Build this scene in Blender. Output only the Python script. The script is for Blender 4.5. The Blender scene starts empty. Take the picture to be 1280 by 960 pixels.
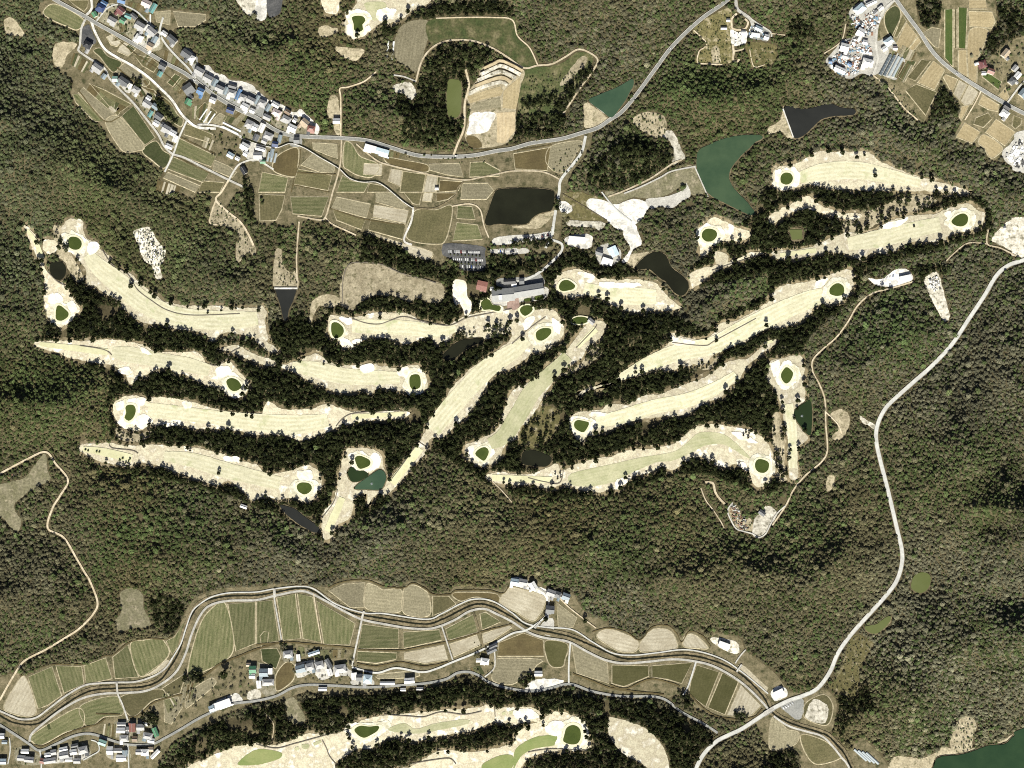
import bpy, bmesh, math, random
import numpy as np
from mathutils import Vector
from mathutils.geometry import tessellate_polygon

random.seed(7)
RNG = np.random.default_rng(11)
R = math.radians
PX = 1.25                                   # metres of ground per step of the survey grid
scene = bpy.context.scene
COL = scene.collection

# ------------------------------------------------------------------ camera, sky, sun, exposure
cam_d = bpy.data.cameras.new('camera')
cam = bpy.data.objects.new('camera', cam_d)
COL.objects.link(cam)
cam.location = (0, 0, 3000)
cam.rotation_euler = (0, 0, 0)
cam_d.sensor_width = 36
cam_d.lens = 36 * 3000 / (1280 * PX)
cam_d.clip_start = 10
cam_d.clip_end = 20000
scene.camera = cam

SUN_EL, SUN_AZ = 42, 182                    # compass azimuth: the sun stands in the south, shade falls north
world = bpy.data.worlds.new('World')
scene.world = world
world.use_nodes = True
wn = world.node_tree.nodes
sky = wn.new('ShaderNodeTexSky')
sky.sky_type = 'NISHITA'
sky.sun_disc = False
sky.air_density = 0.6; sky.dust_density = 1.6; sky.ozone_density = 0.3
sky.sun_elevation = R(SUN_EL)
sky.sun_rotation = R(SUN_AZ)
world.node_tree.links.new(sky.outputs[0], wn['Background'].inputs[0])
wn['Background'].inputs[1].default_value = 0.05
sun_d = bpy.data.lights.new('sun', 'SUN')
sun_d.energy = 4.8
sun_d.angle = R(0.5)
sun_d.color = (1, 0.965, 0.855)
sun = bpy.data.objects.new('sun', sun_d)
COL.objects.link(sun)
sun.location = (0, -300, 400)
sun.rotation_euler = (R(90 - SUN_EL), 0, R(180 - SUN_AZ))
scene.view_settings.view_transform = 'Standard'
scene.view_settings.look = 'None'
scene.view_settings.exposure = 0.78
scene.view_settings.gamma = 1
scene.cycles.pixel_filter_type = 'BLACKMAN_HARRIS'; scene.cycles.filter_width = 1.05
scene.cycles.max_bounces = 4
scene.cycles.diffuse_bounces = 2
scene.cycles.use_denoising = False

# ------------------------------------------------------------------ small helpers
def W(x, y):
    return ((x - 640) * PX, (480 - y) * PX)

def P(s):
    return [tuple(float(v) for v in p.split(',')) for p in s.split()]

def curve(pts, closed=True, step=2.2):
    """Catmull-Rom through the points, resampled about every STEP."""
    n = len(pts)
    out = []
    rng = range(n) if closed else range(n - 1)
    for i in rng:
        g = (lambda k: pts[k % n]) if closed else (lambda k: pts[min(max(k, 0), n - 1)])
        a, b, c, d = (np.array(g(i + k), float) for k in (-1, 0, 1, 2))
        m = max(1, int(np.linalg.norm((c - b)[:2]) / step))
        for k in range(m):
            t = k / m
            out.append(tuple(0.5 * (2 * b + (c - a) * t + (2 * a - 5 * b + 4 * c - d) * t * t + (3 * b - a - 3 * c + d) * t ** 3)))
    if not closed:
        out.append(tuple(map(float, pts[-1])))
    return out

def setp(o, kind=None, label=None, cat=None, group=None):
    if kind: o['kind'] = kind
    if label: o['label'] = label
    if cat: o['category'] = cat
    if group: o['group'] = group
    return o

def link(name, me, parent=None):
    o = bpy.data.objects.new(name, me)
    COL.objects.link(o)
    if parent: o.parent = parent
    return o

# mask of everything that is open ground: one cell per survey step
MX0, MY0, MW, MH = -130, -130, 1540, 1220
OPEN = np.zeros((MH, MW), bool)
HOUSE = np.zeros((MH, MW), bool)

def stamp(pts, arr=OPEN, val=True):
    p = np.array(pts, float) - (MX0, MY0)
    x, y = p[:, 0], p[:, 1]
    x2, y2 = np.roll(x, -1), np.roll(y, -1)
    for r in range(max(0, int(y.min())), min(MH - 1, int(y.max()) + 1) + 1):
        c = (y <= r) != (y2 <= r)
        if not c.any(): continue
        xs = np.sort(x[c] + (r - y[c]) * (x2[c] - x[c]) / (y2[c] - y[c]))
        for a, b in zip(xs[::2], xs[1::2]):
            arr[r, max(0, int(math.ceil(a))):max(0, int(b) + 1)] = val

def vnoise(x, y, seed):
    xi, yi = np.floor(x).astype(int), np.floor(y).astype(int)
    xf, yf = x - xi, y - yi
    u, v = xf * xf * (3 - 2 * xf), yf * yf * (3 - 2 * yf)
    def h(a, b):
        n = (a * 374761393 + b * 668265263 + seed * 1442695) & 0x7fffffff
        n = ((n ^ (n >> 13)) * 1274126177) & 0x7fffffff
        return ((n ^ (n >> 16)) & 0xffff) / 65535.0
    return (h(xi, yi) * (1 - u) + h(xi + 1, yi) * u) * (1 - v) + (h(xi, yi + 1) * (1 - u) + h(xi + 1, yi + 1) * u) * v
def fbm(x, y, sc, seed, oct=4):
    t, a, s = 0, 1, 0
    for k in range(oct):
        t = t + a * vnoise(x / sc * 2 ** k + 31.7 * k, y / sc * 2 ** k + 17.3 * k, seed + k); s += a; a *= .5
    return t / s

def wild_edge(pts, amp, scale=7.0):
    """Push an outline in and out by smooth noise, the way turf and bare ground really end."""
    a = np.array(pts, float)
    dx = (fbm(a[:, 0], a[:, 1], scale, 311, 3) - .5) * 2 * amp; dy = (fbm(a[:, 0], a[:, 1], scale, 577, 3) - .5) * 2 * amp
    return list(zip(a[:, 0] + dx, a[:, 1] + dy))
NLAY = [0, 0]
def jitter(pts, amp):
    return [(x + random.uniform(-amp, amp), y + random.uniform(-amp, amp)) for x, y in pts]

def flat_mesh(name, pts, z, mat, ang):
    co = [W(*p) for p in pts]
    if sum(a[0] * b[1] - b[0] * a[1] for a, b in zip(co, co[1:] + co[:1])) < 0:
        co.reverse()
    tris = tessellate_polygon([[Vector((x, y, 0)) for x, y in co]])
    me = bpy.data.meshes.new(name)
    ca, sa = math.cos(ang), math.sin(ang)
    cx = sum(c[0] for c in co) / len(co); cy = sum(c[1] for c in co) / len(co)
    fs = []
    for t in tris:
        a, b, c = (co[i] for i in t)
        fs.append(t if (b[0] - a[0]) * (c[1] - a[1]) - (b[1] - a[1]) * (c[0] - a[0]) > 0 else t[::-1])
    me.from_pydata([(x - cx, y - cy, 0) for x, y in co], [], fs)
    uv = me.uv_layers.new(name='UVMap')
    for l in me.loops:
        x, y = co[l.vertex_index]
        uv.data[l.index].uv = (x * ca + y * sa, -x * sa + y * ca)
    me.materials.append(mat)
    return me, (cx, cy, z)

def long_angle(pts):
    best = (0, 0)
    for a, b in zip(pts, pts[1:] + pts[:1]):
        d = math.hypot(b[0] - a[0], b[1] - a[1])
        if d > best[0]: best = (d, math.atan2(-(b[1] - a[1]), b[0] - a[0]))
    return best[1]

def sheet(name, s, mat, z, label=None, soft=True, ang=None, jit=0.25, opened=True, kind='structure', cat=None, group=None, wild=0):
    pts = P(s) if isinstance(s, str) else list(s)
    if ang is None: ang = long_angle(pts)
    else: ang = R(ang)
    if soft:
        pts = curve(pts)
        if wild: pts = wild_edge(curve(pts, step=1.2), wild)
        if jit: pts = jitter(pts, jit)
    me, loc = flat_mesh(name, pts, z, MAT[mat], ang)
    o = link(name, me)
    NLAY[0] += 1
    o.location = (loc[0], loc[1], z + .008 * (NLAY[0] % 12))   # no two overlapping sheets in one plane
    if opened: stamp(pts)
    return setp(o, kind, label, cat, group)

def ribbon_pts(s, w=None, step=2.2):
    pts = P(s) if isinstance(s, str) else s
    pts = [(p[0], p[1], p[2] if len(p) > 2 else w / 2) for p in pts]
    c = curve(pts, closed=False, step=step)
    L, Rr = [], []
    for i, p in enumerate(c):
        a, b = c[max(i - 1, 0)], c[min(i + 1, len(c) - 1)]
        d = math.hypot(b[0] - a[0], b[1] - a[1]) or 1
        nx, ny = -(b[1] - a[1]) / d, (b[0] - a[0]) / d
        L.append((p[0] + nx * p[2], p[1] + ny * p[2]))
        Rr.append((p[0] - nx * p[2], p[1] - ny * p[2]))
    return c, L, Rr

def strip_mesh(name, rows, z, mat):
    """Quads between successive left/right points; u runs across, v along, in metres."""
    vs, fs, uvs = [], [], []
    v = 0
    for i, (a, b) in enumerate(rows):
        A, B = W(*a), W(*b)
        if i: v += math.hypot(A[0] - pa[0], A[1] - pa[1])
        pa = A
        h = math.hypot(A[0] - B[0], A[1] - B[1]) / 2
        vs += [(A[0], A[1], z), (B[0], B[1], z)]
        uvs += [(v, -h), (v, h)]
        if i: k = 2 * i; fs.append((k - 2, k, k + 1, k - 1))
    me = bpy.data.meshes.new(name)
    me.from_pydata(vs, [], fs)
    uv = me.uv_layers.new(name='UVMap')
    for l in me.loops: uv.data[l.index].uv = uvs[l.vertex_index]
    me.materials.append(mat)
    return me

def ribbon(name, s, w, mat, z, label=None, margin=0.6, parent=None, kind='structure', opened=True, rag=0.0):
    c, L, Rr = ribbon_pts(s, w)
    NLAY[1] += 1
    z += .006 * (NLAY[1] % 90)
    if rag:
        L = jitter(L, rag); Rr = jitter(Rr, rag)
    o = link(name, strip_mesh(name, list(zip(L, Rr)), z, MAT[mat]), parent)
    if opened:
        m = [(x, y, h + margin) for x, y, h in c]
        _, L2, R2 = ribbon_pts(m, None, step=6)
        stamp(L2 + R2[::-1])
    if not parent: setp(o, kind, label)
    return o

def offset_line(s, d):
    c, L, Rr = ribbon_pts(s, abs(d) * 2)
    return L if d > 0 else Rr

# ------------------------------------------------------------------ materials
MAT = {}
def nodes(name):
    m = bpy.data.materials.new(name); m.use_nodes = True
    MAT[name] = m
    nt = m.node_tree
    b = nt.nodes['Principled BSDF']
    return m, nt, b

def noise(nt, scale, detail=4, rough=0.6, vec=None):
    n = nt.nodes.new('ShaderNodeTexNoise')
    n.inputs['Scale'].default_value = scale; n.inputs['Detail'].default_value = detail; n.inputs['Roughness'].default_value = rough
    if vec is not None: nt.links.new(vec, n.inputs['Vector'])
    return n

def ramp(nt, fac, a, b):
    r = nt.nodes.new('ShaderNodeMapRange')
    r.inputs['From Min'].default_value = a; r.inputs['From Max'].default_value = b
    nt.links.new(fac, r.inputs['Value'])
    return r.outputs[0]

def mix(nt, fac, a, b, mode='MIX'):
    m = nt.nodes.new('ShaderNodeMix'); m.data_type = 'RGBA'; m.blend_type = mode
    for v, k in ((fac, 0), (a, 6), (b, 7)):
        if isinstance(v, (int, float)): m.inputs[k].default_value = v
        elif isinstance(v, tuple): m.inputs[k].default_value = (*v, 1)
        else: nt.links.new(v, m.inputs[k])
    return m.outputs[2]

def math_n(nt, op, a, b=None):
    m = nt.nodes.new('ShaderNodeMath'); m.operation = op
    for i, v in enumerate((a, b)):
        if v is None: continue
        if isinstance(v, (int, float)): m.inputs[i].default_value = v
        else: nt.links.new(v, m.inputs[i])
    return m.outputs[0]

def earth(name, c1, c2, scale=0.06, fine=0.5, stripe=None, spots=None, rough=0.9, vary=0.12, bump=0.25, lo=0.35, hi=0.65):
    """Ground cover: two colours in patches, fine grain, optional rows (period, strength, colour), optional spots (scale, threshold, colour)."""
    m, nt, b = nodes(name)
    pos = nt.nodes.new('ShaderNodeNewGeometry').outputs['Position']
    big = noise(nt, scale, 5, 0.62, pos)
    col = mix(nt, ramp(nt, big.outputs[0], lo, hi), c1, c2)
    if stripe:
        per, strength, c3 = stripe
        uvn = nt.nodes.new('ShaderNodeTexCoord').outputs['UV']
        sep = nt.nodes.new('ShaderNodeSeparateXYZ'); nt.links.new(uvn, sep.inputs[0])
        wob = noise(nt, 0.03, 3, 0.5, pos)
        ph = math_n(nt, 'ADD', math_n(nt, 'MULTIPLY', sep.outputs[1], 2 * math.pi / per), math_n(nt, 'MULTIPLY', wob.outputs[0], 2.2))
        s = math_n(nt, 'MULTIPLY_ADD', math_n(nt, 'SINE', ph), 0.5)
        s.node.inputs[2].default_value = 0.5
        mp = nt.nodes.new('ShaderNodeMapping'); mp.inputs['Scale'].default_value = (0.05, 1.6 / per, 1)
        nt.links.new(uvn, mp.inputs[0])
        streak = noise(nt, 1.0, 3, 0.6, mp.outputs[0])
        s = math_n(nt, 'ADD', math_n(nt, 'MULTIPLY', s, 0.45), ramp(nt, streak.outputs[0], 0.35, 0.75))
        s = math_n(nt, 'MULTIPLY', s, strength)
        col = mix(nt, s, col, c3)
    if spots:
        sc, th, c4 = spots
        sp = noise(nt, sc, 3, 0.6, pos)
        col = mix(nt, ramp(nt, sp.outputs[0], th - .03, th + 0.12), col, c4)
    fn = noise(nt, fine, 3, 0.7, pos)
    g = nt.nodes.new('ShaderNodeMapRange')
    g.inputs['From Min'].default_value = 0.3; g.inputs['From Max'].default_value = 0.7
    g.inputs['To Min'].default_value = 1 - vary * 1.6; g.inputs['To Max'].default_value = 1 + vary * 1.6
    nt.links.new(fn.outputs[0], g.inputs['Value'])
    oi = nt.nodes.new('ShaderNodeObjectInfo')
    v2 = nt.nodes.new('ShaderNodeMapRange'); v2.inputs['To Min'].default_value = 1 - vary; v2.inputs['To Max'].default_value = 1 + vary
    nt.links.new(oi.outputs['Random'], v2.inputs['Value'])
    tot = math_n(nt, 'MULTIPLY', g.outputs[0], v2.outputs[0])
    vm = nt.nodes.new('ShaderNodeVectorMath'); vm.operation = 'SCALE'
    nt.links.new(col, vm.inputs[0]); nt.links.new(tot, vm.inputs['Scale'])
    nt.links.new(vm.outputs[0], b.inputs['Base Color'])
    b.inputs['Roughness'].default_value = rough
    b.inputs['Specular IOR Level'].default_value = 0.15
    if bump:
        bp = nt.nodes.new('ShaderNodeBump'); bp.inputs['Strength'].default_value = bump; bp.inputs['Distance'].default_value = 0.6
        nt.links.new(fn.outputs[0], bp.inputs['Height']); nt.links.new(bp.outputs[0], b.inputs['Normal'])
    return m

earth('forest_floor', (.062, .052, .028), (.085, .072, .04), 0.05, 0.35, vary=.2)
earth('farm_ground', (.1, .09, .048), (.2, .17, .105), 0.08, 0.4, vary=.2, spots=(0.09, .56, (.05, .052, .024)))
earth('village_ground', (.28, .26, .2), (.13, .12, .07), 0.09, 0.5, vary=.2, spots=(0.12, .6, (.05, .06, .025)))
earth('rough', (.5, .465, .345), (.31, .265, .185), 0.06, 0.5, vary=.16, spots=(0.06, .55, (.7, .675, .57)), lo=.42, hi=.6)
earth('fairway', (.48, .455, .31), (.385, .37, .245), 0.035, 0.4, stripe=(6.5, .62, (.6, .58, .44)), vary=.1, bump=.1, spots=(0.045, .6, (.36, .375, .22)))
earth('tee', (.54, .53, .35), (.45, .44, .27), 0.05, 0.4, vary=.08)
earth('green_fairway', (.26, .275, .145), (.4, .39, .25), 0.035, 0.4, stripe=(5, .45, (.44, .43, .29)), vary=.09)
earth('lush_fairway', (.14, .19, .06), (.22, .24, .1), 0.03, 0.4, stripe=(4, .2, (.26, .28, .12)), vary=.05)
earth('putting_green', (.034, .05, .010), (.05, .068, .015), 0.06, 0.6, vary=.1, bump=.05)
earth('apron', (.7, .68, .58), (.42, .4, .29), 0.08, 0.5, vary=.13, lo=.4, hi=.64)
earth('collar', (.56, .54, .36), (.66, .62, .47), 0.08, 0.5, vary=.06)
earth('sand', (.82, .78, .68), (.6, .54, .42), 0.09, 0.5, vary=.1, lo=.38, hi=.68)
earth('bare_tan', (.38, .335, .235), (.22, .19, .125), 0.07, 0.35, vary=.22, spots=(0.12, .57, (.12, .11, .06)))
earth('bare_white', (.62, .59, .51), (.32, .3, .24), 0.08, 0.3, vary=.2, spots=(0.16, .57, (.15, .14, .1)))
earth('concrete', (.46, .45, .41), (.34, .33, .3), 0.09, 0.4, vary=.15)
earth('concrete_slope', (.66, .645, .6), (.4, .39, .36), 0.09, 0.35, vary=.16, lo=.4, hi=.62)
earth('asphalt', (.2, .205, .195), (.26, .26, .245), 0.05, 0.4, vary=.12)
earth('dark_asphalt', (.05, .052, .055), (.1, .1, .1), 0.07, 0.4, vary=.15)
earth('pale_road', (.47, .475, .45), (.38, .38, .36), 0.05, 0.3, vary=.1)
earth('dirt_track', (.5, .44, .33), (.36, .3, .2), 0.1, 0.3, vary=.15)
earth('cart_path', (.1, .09, .075), (.16, .14, .11), 0.1, 0.3)
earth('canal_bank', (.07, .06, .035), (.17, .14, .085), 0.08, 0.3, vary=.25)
earth('field_green', (.057, .07, .026), (.09, .094, .043), 0.03, 0.5, stripe=(6, .6, (.17, .16, .088)), vary=.2)
earth('field_dark', (.027, .038, .012), (.055, .062, .026), 0.04, 0.4, stripe=(5, .3, (.075, .075, .04)), vary=.15)
earth('field_olive', (.086, .08, .038), (.135, .118, .062), 0.03, 0.4, stripe=(5.5, .5, (.065, .062, .03)), vary=.2)
earth('field_tan', (.2, .18, .12), (.255, .23, .155), 0.03, 0.4, stripe=(5.5, .5, (.13, .118, .072)), vary=.2)
earth('field_pale', (.43, .4, .315), (.3, .27, .2), 0.035, 0.4, stripe=(5.5, .5, (.22, .19, .13)), vary=.12)
earth('field_moss', (.058, .057, .022), (.085, .08, .036), 0.04, 0.4, stripe=(5, .35, (.045, .045, .016)), vary=.12)
earth('field_straw', (.28, .23, .135), (.34, .285, .175), 0.03, 0.4, stripe=(5.6, .45, (.2, .16, .085)), vary=.14)
earth('field_brown', (.075, .058, .028), (.12, .095, .045), 0.04, 0.4, stripe=(5, .3, (.05, .045, .018)), vary=.12)
earth('field_lush', (.035, .065, .014), (.06, .085, .022), 0.05, 0.4, stripe=(6, .3, (.09, .1, .04)), vary=.1)
earth('bund_earth', (.42, .375, .26), (.22, .19, .12), 0.15, 0.4, vary=.15)
earth('meadow', (.165, .15, .1), (.11, .105, .06), 0.06, 0.3, vary=.25, spots=(0.09, .58, (.24, .21, .15)))
earth('scrub', (.15, .13, .06), (.09, .085, .035), 0.06, 0.3, vary=.25, spots=(0.09, .58, (.3, .26, .17)))
earth('meadow_green', (.05, .066, .024), (.1, .095, .045), 0.05, 0.3, vary=.25, spots=(0.05, .56, (.16, .145, .08)), lo=.4, hi=.6)
earth('fringe_soil', (.26, .215, .135), (.12, .1, .055), 0.1, 0.4, vary=.2, spots=(0.12, .6, (.4, .35, .25)))
earth('terrace_earth', (.4, .325, .2), (.28, .22, .13), 0.06, 0.3, stripe=(6, .4, (.5, .43, .3)), vary=.12)
earth('red_paving', (.19, .13, .11), (.26, .19, .16), 0.1, 0.5, vary=.15)

def water(name, c, c2, rough=.12):
    m, nt, b = nodes(name)
    pos = nt.nodes.new('ShaderNodeNewGeometry').outputs['Position']
    n = noise(nt, 0.022, 5, .6, pos)
    col = mix(nt, ramp(nt, n.outputs[0], .36, .64), c, c2)
    nt.links.new(col, b.inputs['Base Color'])
    b.inputs['Roughness'].default_value = rough
    b.inputs['Specular IOR Level'].default_value = .22
    w = noise(nt, 0.35, 2, .5, pos)
    bp = nt.nodes.new('ShaderNodeBump'); bp.inputs['Strength'].default_value = .2; bp.inputs['Distance'].default_value = .3
    nt.links.new(w.outputs[0], bp.inputs['Height']); nt.links.new(bp.outputs[0], b.inputs['Normal'])
water('water_green', (.03, .056, .032), (.048, .078, .043))
water('water_teal', (.03, .058, .036), (.045, .078, .047))
water('water_black', (.011, .0115, .007), (.016, .017, .010))
water('water_slate', (.018, .019, .018), (.024, .025, .023))
water('water_olive', (.085, .1, .035), (.1, .115, .045))
water('water_lake', (.016, .036, .018), (.024, .048, .023))
water('water_moss', (.014, .024, .010), (.019, .032, .013))

def solid(name, c, rough=.6, vary=.12, scale=.7, metallic=0):
    m, nt, b = nodes(name)
    pos = nt.nodes.new('ShaderNodeTexCoord').outputs['Object']
    n = noise(nt, scale, 4, .65, pos)
    lo = tuple(v * (1 - vary) for v in c); hi = tuple(min(1, v * (1 + vary)) for v in c)
    nt.links.new(mix(nt, ramp(nt, n.outputs[0], .3, .7), lo, hi), b.inputs['Base Color'])
    b.inputs['Roughness'].default_value = rough
    b.inputs['Metallic'].default_value = metallic
    return m
ROOF = {
 'grey': ('grey tiled', (.3, .3, .3)), 'slate': ('dark slate', (.1, .105, .11)), 'black': ('black', (.025, .026, .03)),
 'white': ('white', (.72, .72, .7)), 'blue': ('bright blue', (.08, .16, .3)), 'navy': ('navy blue', (.025, .045, .12)),
 'steel': ('blue grey', (.19, .235, .265)), 'sky': ('pale blue', (.44, .54, .6)), 'teal': ('teal', (.1, .24, .23)),
 'green': ('green', (.07, .2, .11)), 'mint': ('mint green', (.3, .5, .42)), 'red': ('red brown', (.21, .095, .075)),
 'maroon': ('maroon', (.13, .05, .05)), 'tan': ('sandy', (.36, .29, .21)), 'brown': ('brown', (.17, .12, .08)), 'rose': ('pale pinkish', (.5, .42, .4)),
}
for k, (w_, c) in ROOF.items(): solid('roof_' + k, c, .55, .22, .5)
solid('roof_clubhouse', (.22, .225, .22), .6, .15, .3)
solid('wall_plaster', (.6, .57, .5), .85)
solid('wall_wood', (.22, .16, .1), .8)
solid('wall_grey', (.42, .42, .41), .8)
solid('ridge_tile', (.22, .22, .22), .6)
solid('plastic_film', (.3, .34, .36), .35)
solid('film_white', (.66, .68, .66), .4)
solid('film_dark', (.09, .11, .125), .4)
solid('steel_hoop', (.45, .46, .46), .4)
solid('window_glass', (.03, .04, .05), .1)
solid('tyre', (.02, .02, .02), .8)
for k, c in {'white': (.75, .75, .74), 'silver': (.5, .51, .52), 'black': (.02, .02, .022), 'grey': (.14, .145, .15), 'blue': (.05, .1, .28), 'red': (.22, .03, .03)}.items():
    solid('paint_' + k, c, .3, .05)
solid('bark', (.09, .07, .05), .9)
solid('stone_grey', (.35, .34, .32), .8, .25)
solid('scrap_white', (.75, .75, .73), .6); solid('scrap_blue', (.14, .22, .3), .6); solid('scrap_rust', (.2, .11, .07), .8); solid('scrap_dark', (.05, .05, .05), .7); solid('scrap_grey', (.35, .35, .34), .7)
solid('spray', (.8, .85, .85), .5)

def foliage(name, instanced, c=None, spread=.5):
    m, nt, b = nodes(name)
    if instanced:
        a = nt.nodes.new('ShaderNodeAttribute'); a.attribute_type = 'INSTANCER'; a.attribute_name = 'tint'
        col = a.outputs['Color']
    else:
        oi = nt.nodes.new('ShaderNodeObjectInfo')
        col = mix(nt, oi.outputs['Random'], tuple(v * (1 - spread) for v in c), tuple(v * (1 + spread) for v in c))
    pos = nt.nodes.new('ShaderNodeTexCoord').outputs['Object']
    n = noise(nt, .8, 3, .7, pos)
    r = nt.nodes.new('ShaderNodeMapRange'); r.inputs['From Min'].default_value = .3; r.inputs['From Max'].default_value = .7
    r.inputs['To Min'].default_value = .65; r.inputs['To Max'].default_value = 1.35
    nt.links.new(n.outputs[0], r.inputs['Value'])
    vm = nt.nodes.new('ShaderNodeVectorMath'); vm.operation = 'SCALE'
    nt.links.new(col, vm.inputs[0]); nt.links.new(r.outputs[0], vm.inputs['Scale'])
    nt.links.new(vm.outputs[0], b.inputs['Base Color'])
    b.inputs['Roughness'].default_value = .8
    b.inputs['Specular IOR Level'].default_value = 0
foliage('foliage_mass', True)
foliage('foliage_pine', False, (.016, .019, .008), .4)
foliage('foliage_shrub', False, (.05, .06, .022), .4)

# ------------------------------------------------------------------ broad ground covers
sheet('farmland', "48,14 62,0 150,0 190,2 196,12 215,12 258,16 259,26 240,34 218,36 222,50 225,60 240,68 246,78 258,84 270,92 285,97 300,100 318,104 328,112 338,122 350,128 362,134 375,140 392,150 398,162 398,168 430,168 480,177 520,186 570,190 640,182 700,170 735,163 740,172 732,192 722,205 712,220 708,236 703,262 700,290 690,312 676,318 655,304 640,296 614,300 606,308 570,302 560,304 552,312 556,326 545,330 530,318 505,308 480,300 455,290 430,287 410,276 400,278 385,274 374,280 350,282 345,276 335,282 322,278 314,262 306,240 296,240 285,255 272,262 262,268 262,240 245,242 240,248 225,240 205,240 196,234 205,216 190,206 178,194 165,192 150,190 138,178 125,155 108,140 95,130 88,117 92,104 82,94 72,88 66,78 68,68 80,60 96,60 96,40 80,34 62,24", 'farm_ground', .1, 'dry valley farmland between the upper village and the golf course')
sheet('farmland', "-40,856 0,846 22,840 25,846 35,843 65,830 102,831 115,829 132,820 140,820 150,806 160,803 172,802 183,797 200,796 210,798 220,792 230,770 240,752 258,741 285,735 320,733 345,730 372,731 395,733 410,733 425,726 440,723 457,723 475,727 482,732 500,733 510,727 522,727 533,736 542,742 562,740 570,733 600,734 625,736 632,728 645,720 660,720 672,726 690,735 715,742 722,752 732,765 755,776 762,783 780,788 795,797 806,794 813,782 833,780 846,789 851,797 856,790 864,787 878,793 886,801 892,792 905,793 925,798 931,811 945,823 970,843 985,862 1005,866 1028,862 1040,868 1046,882 1041,910 1035,918 1050,935 1062,938 1070,928 1082,926 1108,954 1130,1000 1020,1000 1000,962 1000,944 985,936 962,936 945,905 925,902 905,899 885,892 862,880 848,868 830,874 800,874 775,872 750,867 735,863 712,857 690,862 660,866 640,862 612,854 600,846 588,843 574,844 560,852 535,858 500,861 460,866 420,868 400,868 385,864 366,870 345,876 320,878 300,884 265,902 240,912 218,926 202,945 196,965 190,1000 -60,1000", 'farm_ground', .1, 'green and tan valley farmland along the winding canal')
sheet('farmland', "1092,100 1092,60 1098,28 1108,8 1122,-20 1140,-20 1150,30 1172,32 1178,0 1180,-20 1235,-20 1245,15 1246,30 1236,42 1230,60 1224,75 1222,92 1235,75 1250,60 1280,45 1340,40 1340,160 1280,168 1256,192 1243,200 1236,198 1228,186 1215,182 1193,174 1202,152 1198,146 1200,134 1188,118 1180,108 1176,100 1170,118 1157,150 1150,153 1130,138 1118,122 1108,108", 'farm_ground', .1, 'straw coloured fields along the curving road at upper right')
sheet('yard_ground', "1032,76 1038,68 1045,60 1053,50 1065,47 1073,38 1066,28 1060,20 1065,9 1075,3 1092,-6 1124,-10 1110,12 1100,28 1094,45 1096,52 1112,46 1122,58 1121,66 1132,72 1122,98 1112,98 1098,92 1090,96 1078,92 1065,98 1055,97 1045,90 1036,84", 'concrete', .2, 'pale gravel ground of the scrap yard at upper right')

# ------------------------------------------------------------------ water
def pond(s, mat, label, **k):
    ring = curve(P(s), step=2.5)
    ribbon('pond_bank', ring + ring[:2], 2.4, 'canal_bank', 1.0, None, rag=.5, margin=-.4)
    return sheet('pond', s, mat, 1.85, label, **k)
pond("872,190 886,181 900,175 915,171 930,169 950,169 953,173 944,178 937,185 928,193 920,202 913,212 911,222 915,232 922,241 931,250 938,258 944,267 938,269 930,266 920,261 906,254 892,247 882,238 876,226 871,212", 'water_green', 'large green curved reservoir behind the white dam apron')
pond("980,136 988,133 1000,136 1012,136 1026,132 1038,130 1052,135 1068,137 1068,143 1056,145 1046,145 1034,147 1026,150 1019,156 1010,165 1000,172 992,172 987,156", 'water_slate', 'dark triangular pond with pale dam on its left side')
pond("736,126 748,119 760,114 772,109 784,102 791,99 792,106 788,114 782,125 775,135 764,147 752,139", 'water_teal', 'small teal triangular pond beside the diagonal road', jit=.1)
pond("560,102 567,99 576,103 577,120 576,138 571,147 561,146 558,125", 'water_olive', 'narrow olive green pond beside the tan quarry')
pond("622,238 640,236 660,236 680,237 692,240 693,246 690,262 682,265 672,268 664,274 658,280 640,281 622,280 611,282 606,278 611,262 617,245", 'water_black', 'large brown black pond above the clubhouse', jit=.1)
pond("794,335 800,327 810,319 820,315 832,320 840,335 855,347 861,357 858,365 852,370 842,365 832,352 825,348 812,337 800,337", 'water_black', 'dark pond with curved dam right of the small factory')
pond("344,362 371,362 367,375 361,388 359,401 355,401 350,380", 'water_slate', 'small dark tapering pond below a straight white dam', soft=False)
pond("986,287 1002,287 1003,299 990,300", 'water_olive', 'tiny square olive pond among the pines at right', soft=False)
pond("434.7,592 437.5,585 442,584.5 446,588 455,588.5 461,594 456,598 447,602 439,601", 'water_moss', 'dark bean shaped golf pond left of the fountain pond')
pond("443.6,611 447,605.6 460,596 474,587 480.6,590.6 482.5,598 479.7,607.5 474,612 460,611.7", 'water_teal', 'teal golf pond with a fountain below a round green')
pond("992,517 1005,504 1014,503 1014,540 1007,541", 'water_moss', 'dark wedge shaped pond beside the short right hand fairway')
pond("350,632 360,633 370,637 380,645 387,650 399,660 395,666 380,659 368,651 357,642", 'water_slate', 'thin dark pond at the lower left corner of the course')
pond("1141,722 1148,716 1158,716 1163,722 1160,735 1150,741 1139,735", 'water_olive', 'round olive pond right of the pale forest road')
pond("1081,783 1095,780 1106,772 1113,770 1112,777 1104,786 1094,792 1084,789", 'water_olive', 'spindle shaped olive pond beside the pale forest road')
pond("1167,957 1175,946 1195,944 1212,940 1235,932 1255,930 1267,920 1280,910 1400,880 1400,1020 1150,1020", 'water_lake', 'dark green lake in the bottom right corner')
pond("63,331 70,327 79,329 83,337 80,347 72,350 64,343", 'water_black', 'small black pond beside the leftmost tee strip')
pond("655,564 668,563 687,570 689,576 683,583 664,582 652,578", 'water_black', 'murky pond among pines left of the wavy fairway')
pond("553,446 560,437 568,430 580,425 603,423 603,429 590,432 578,440 566,450", 'water_black', 'black crescent pond between two upper fairways')

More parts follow.
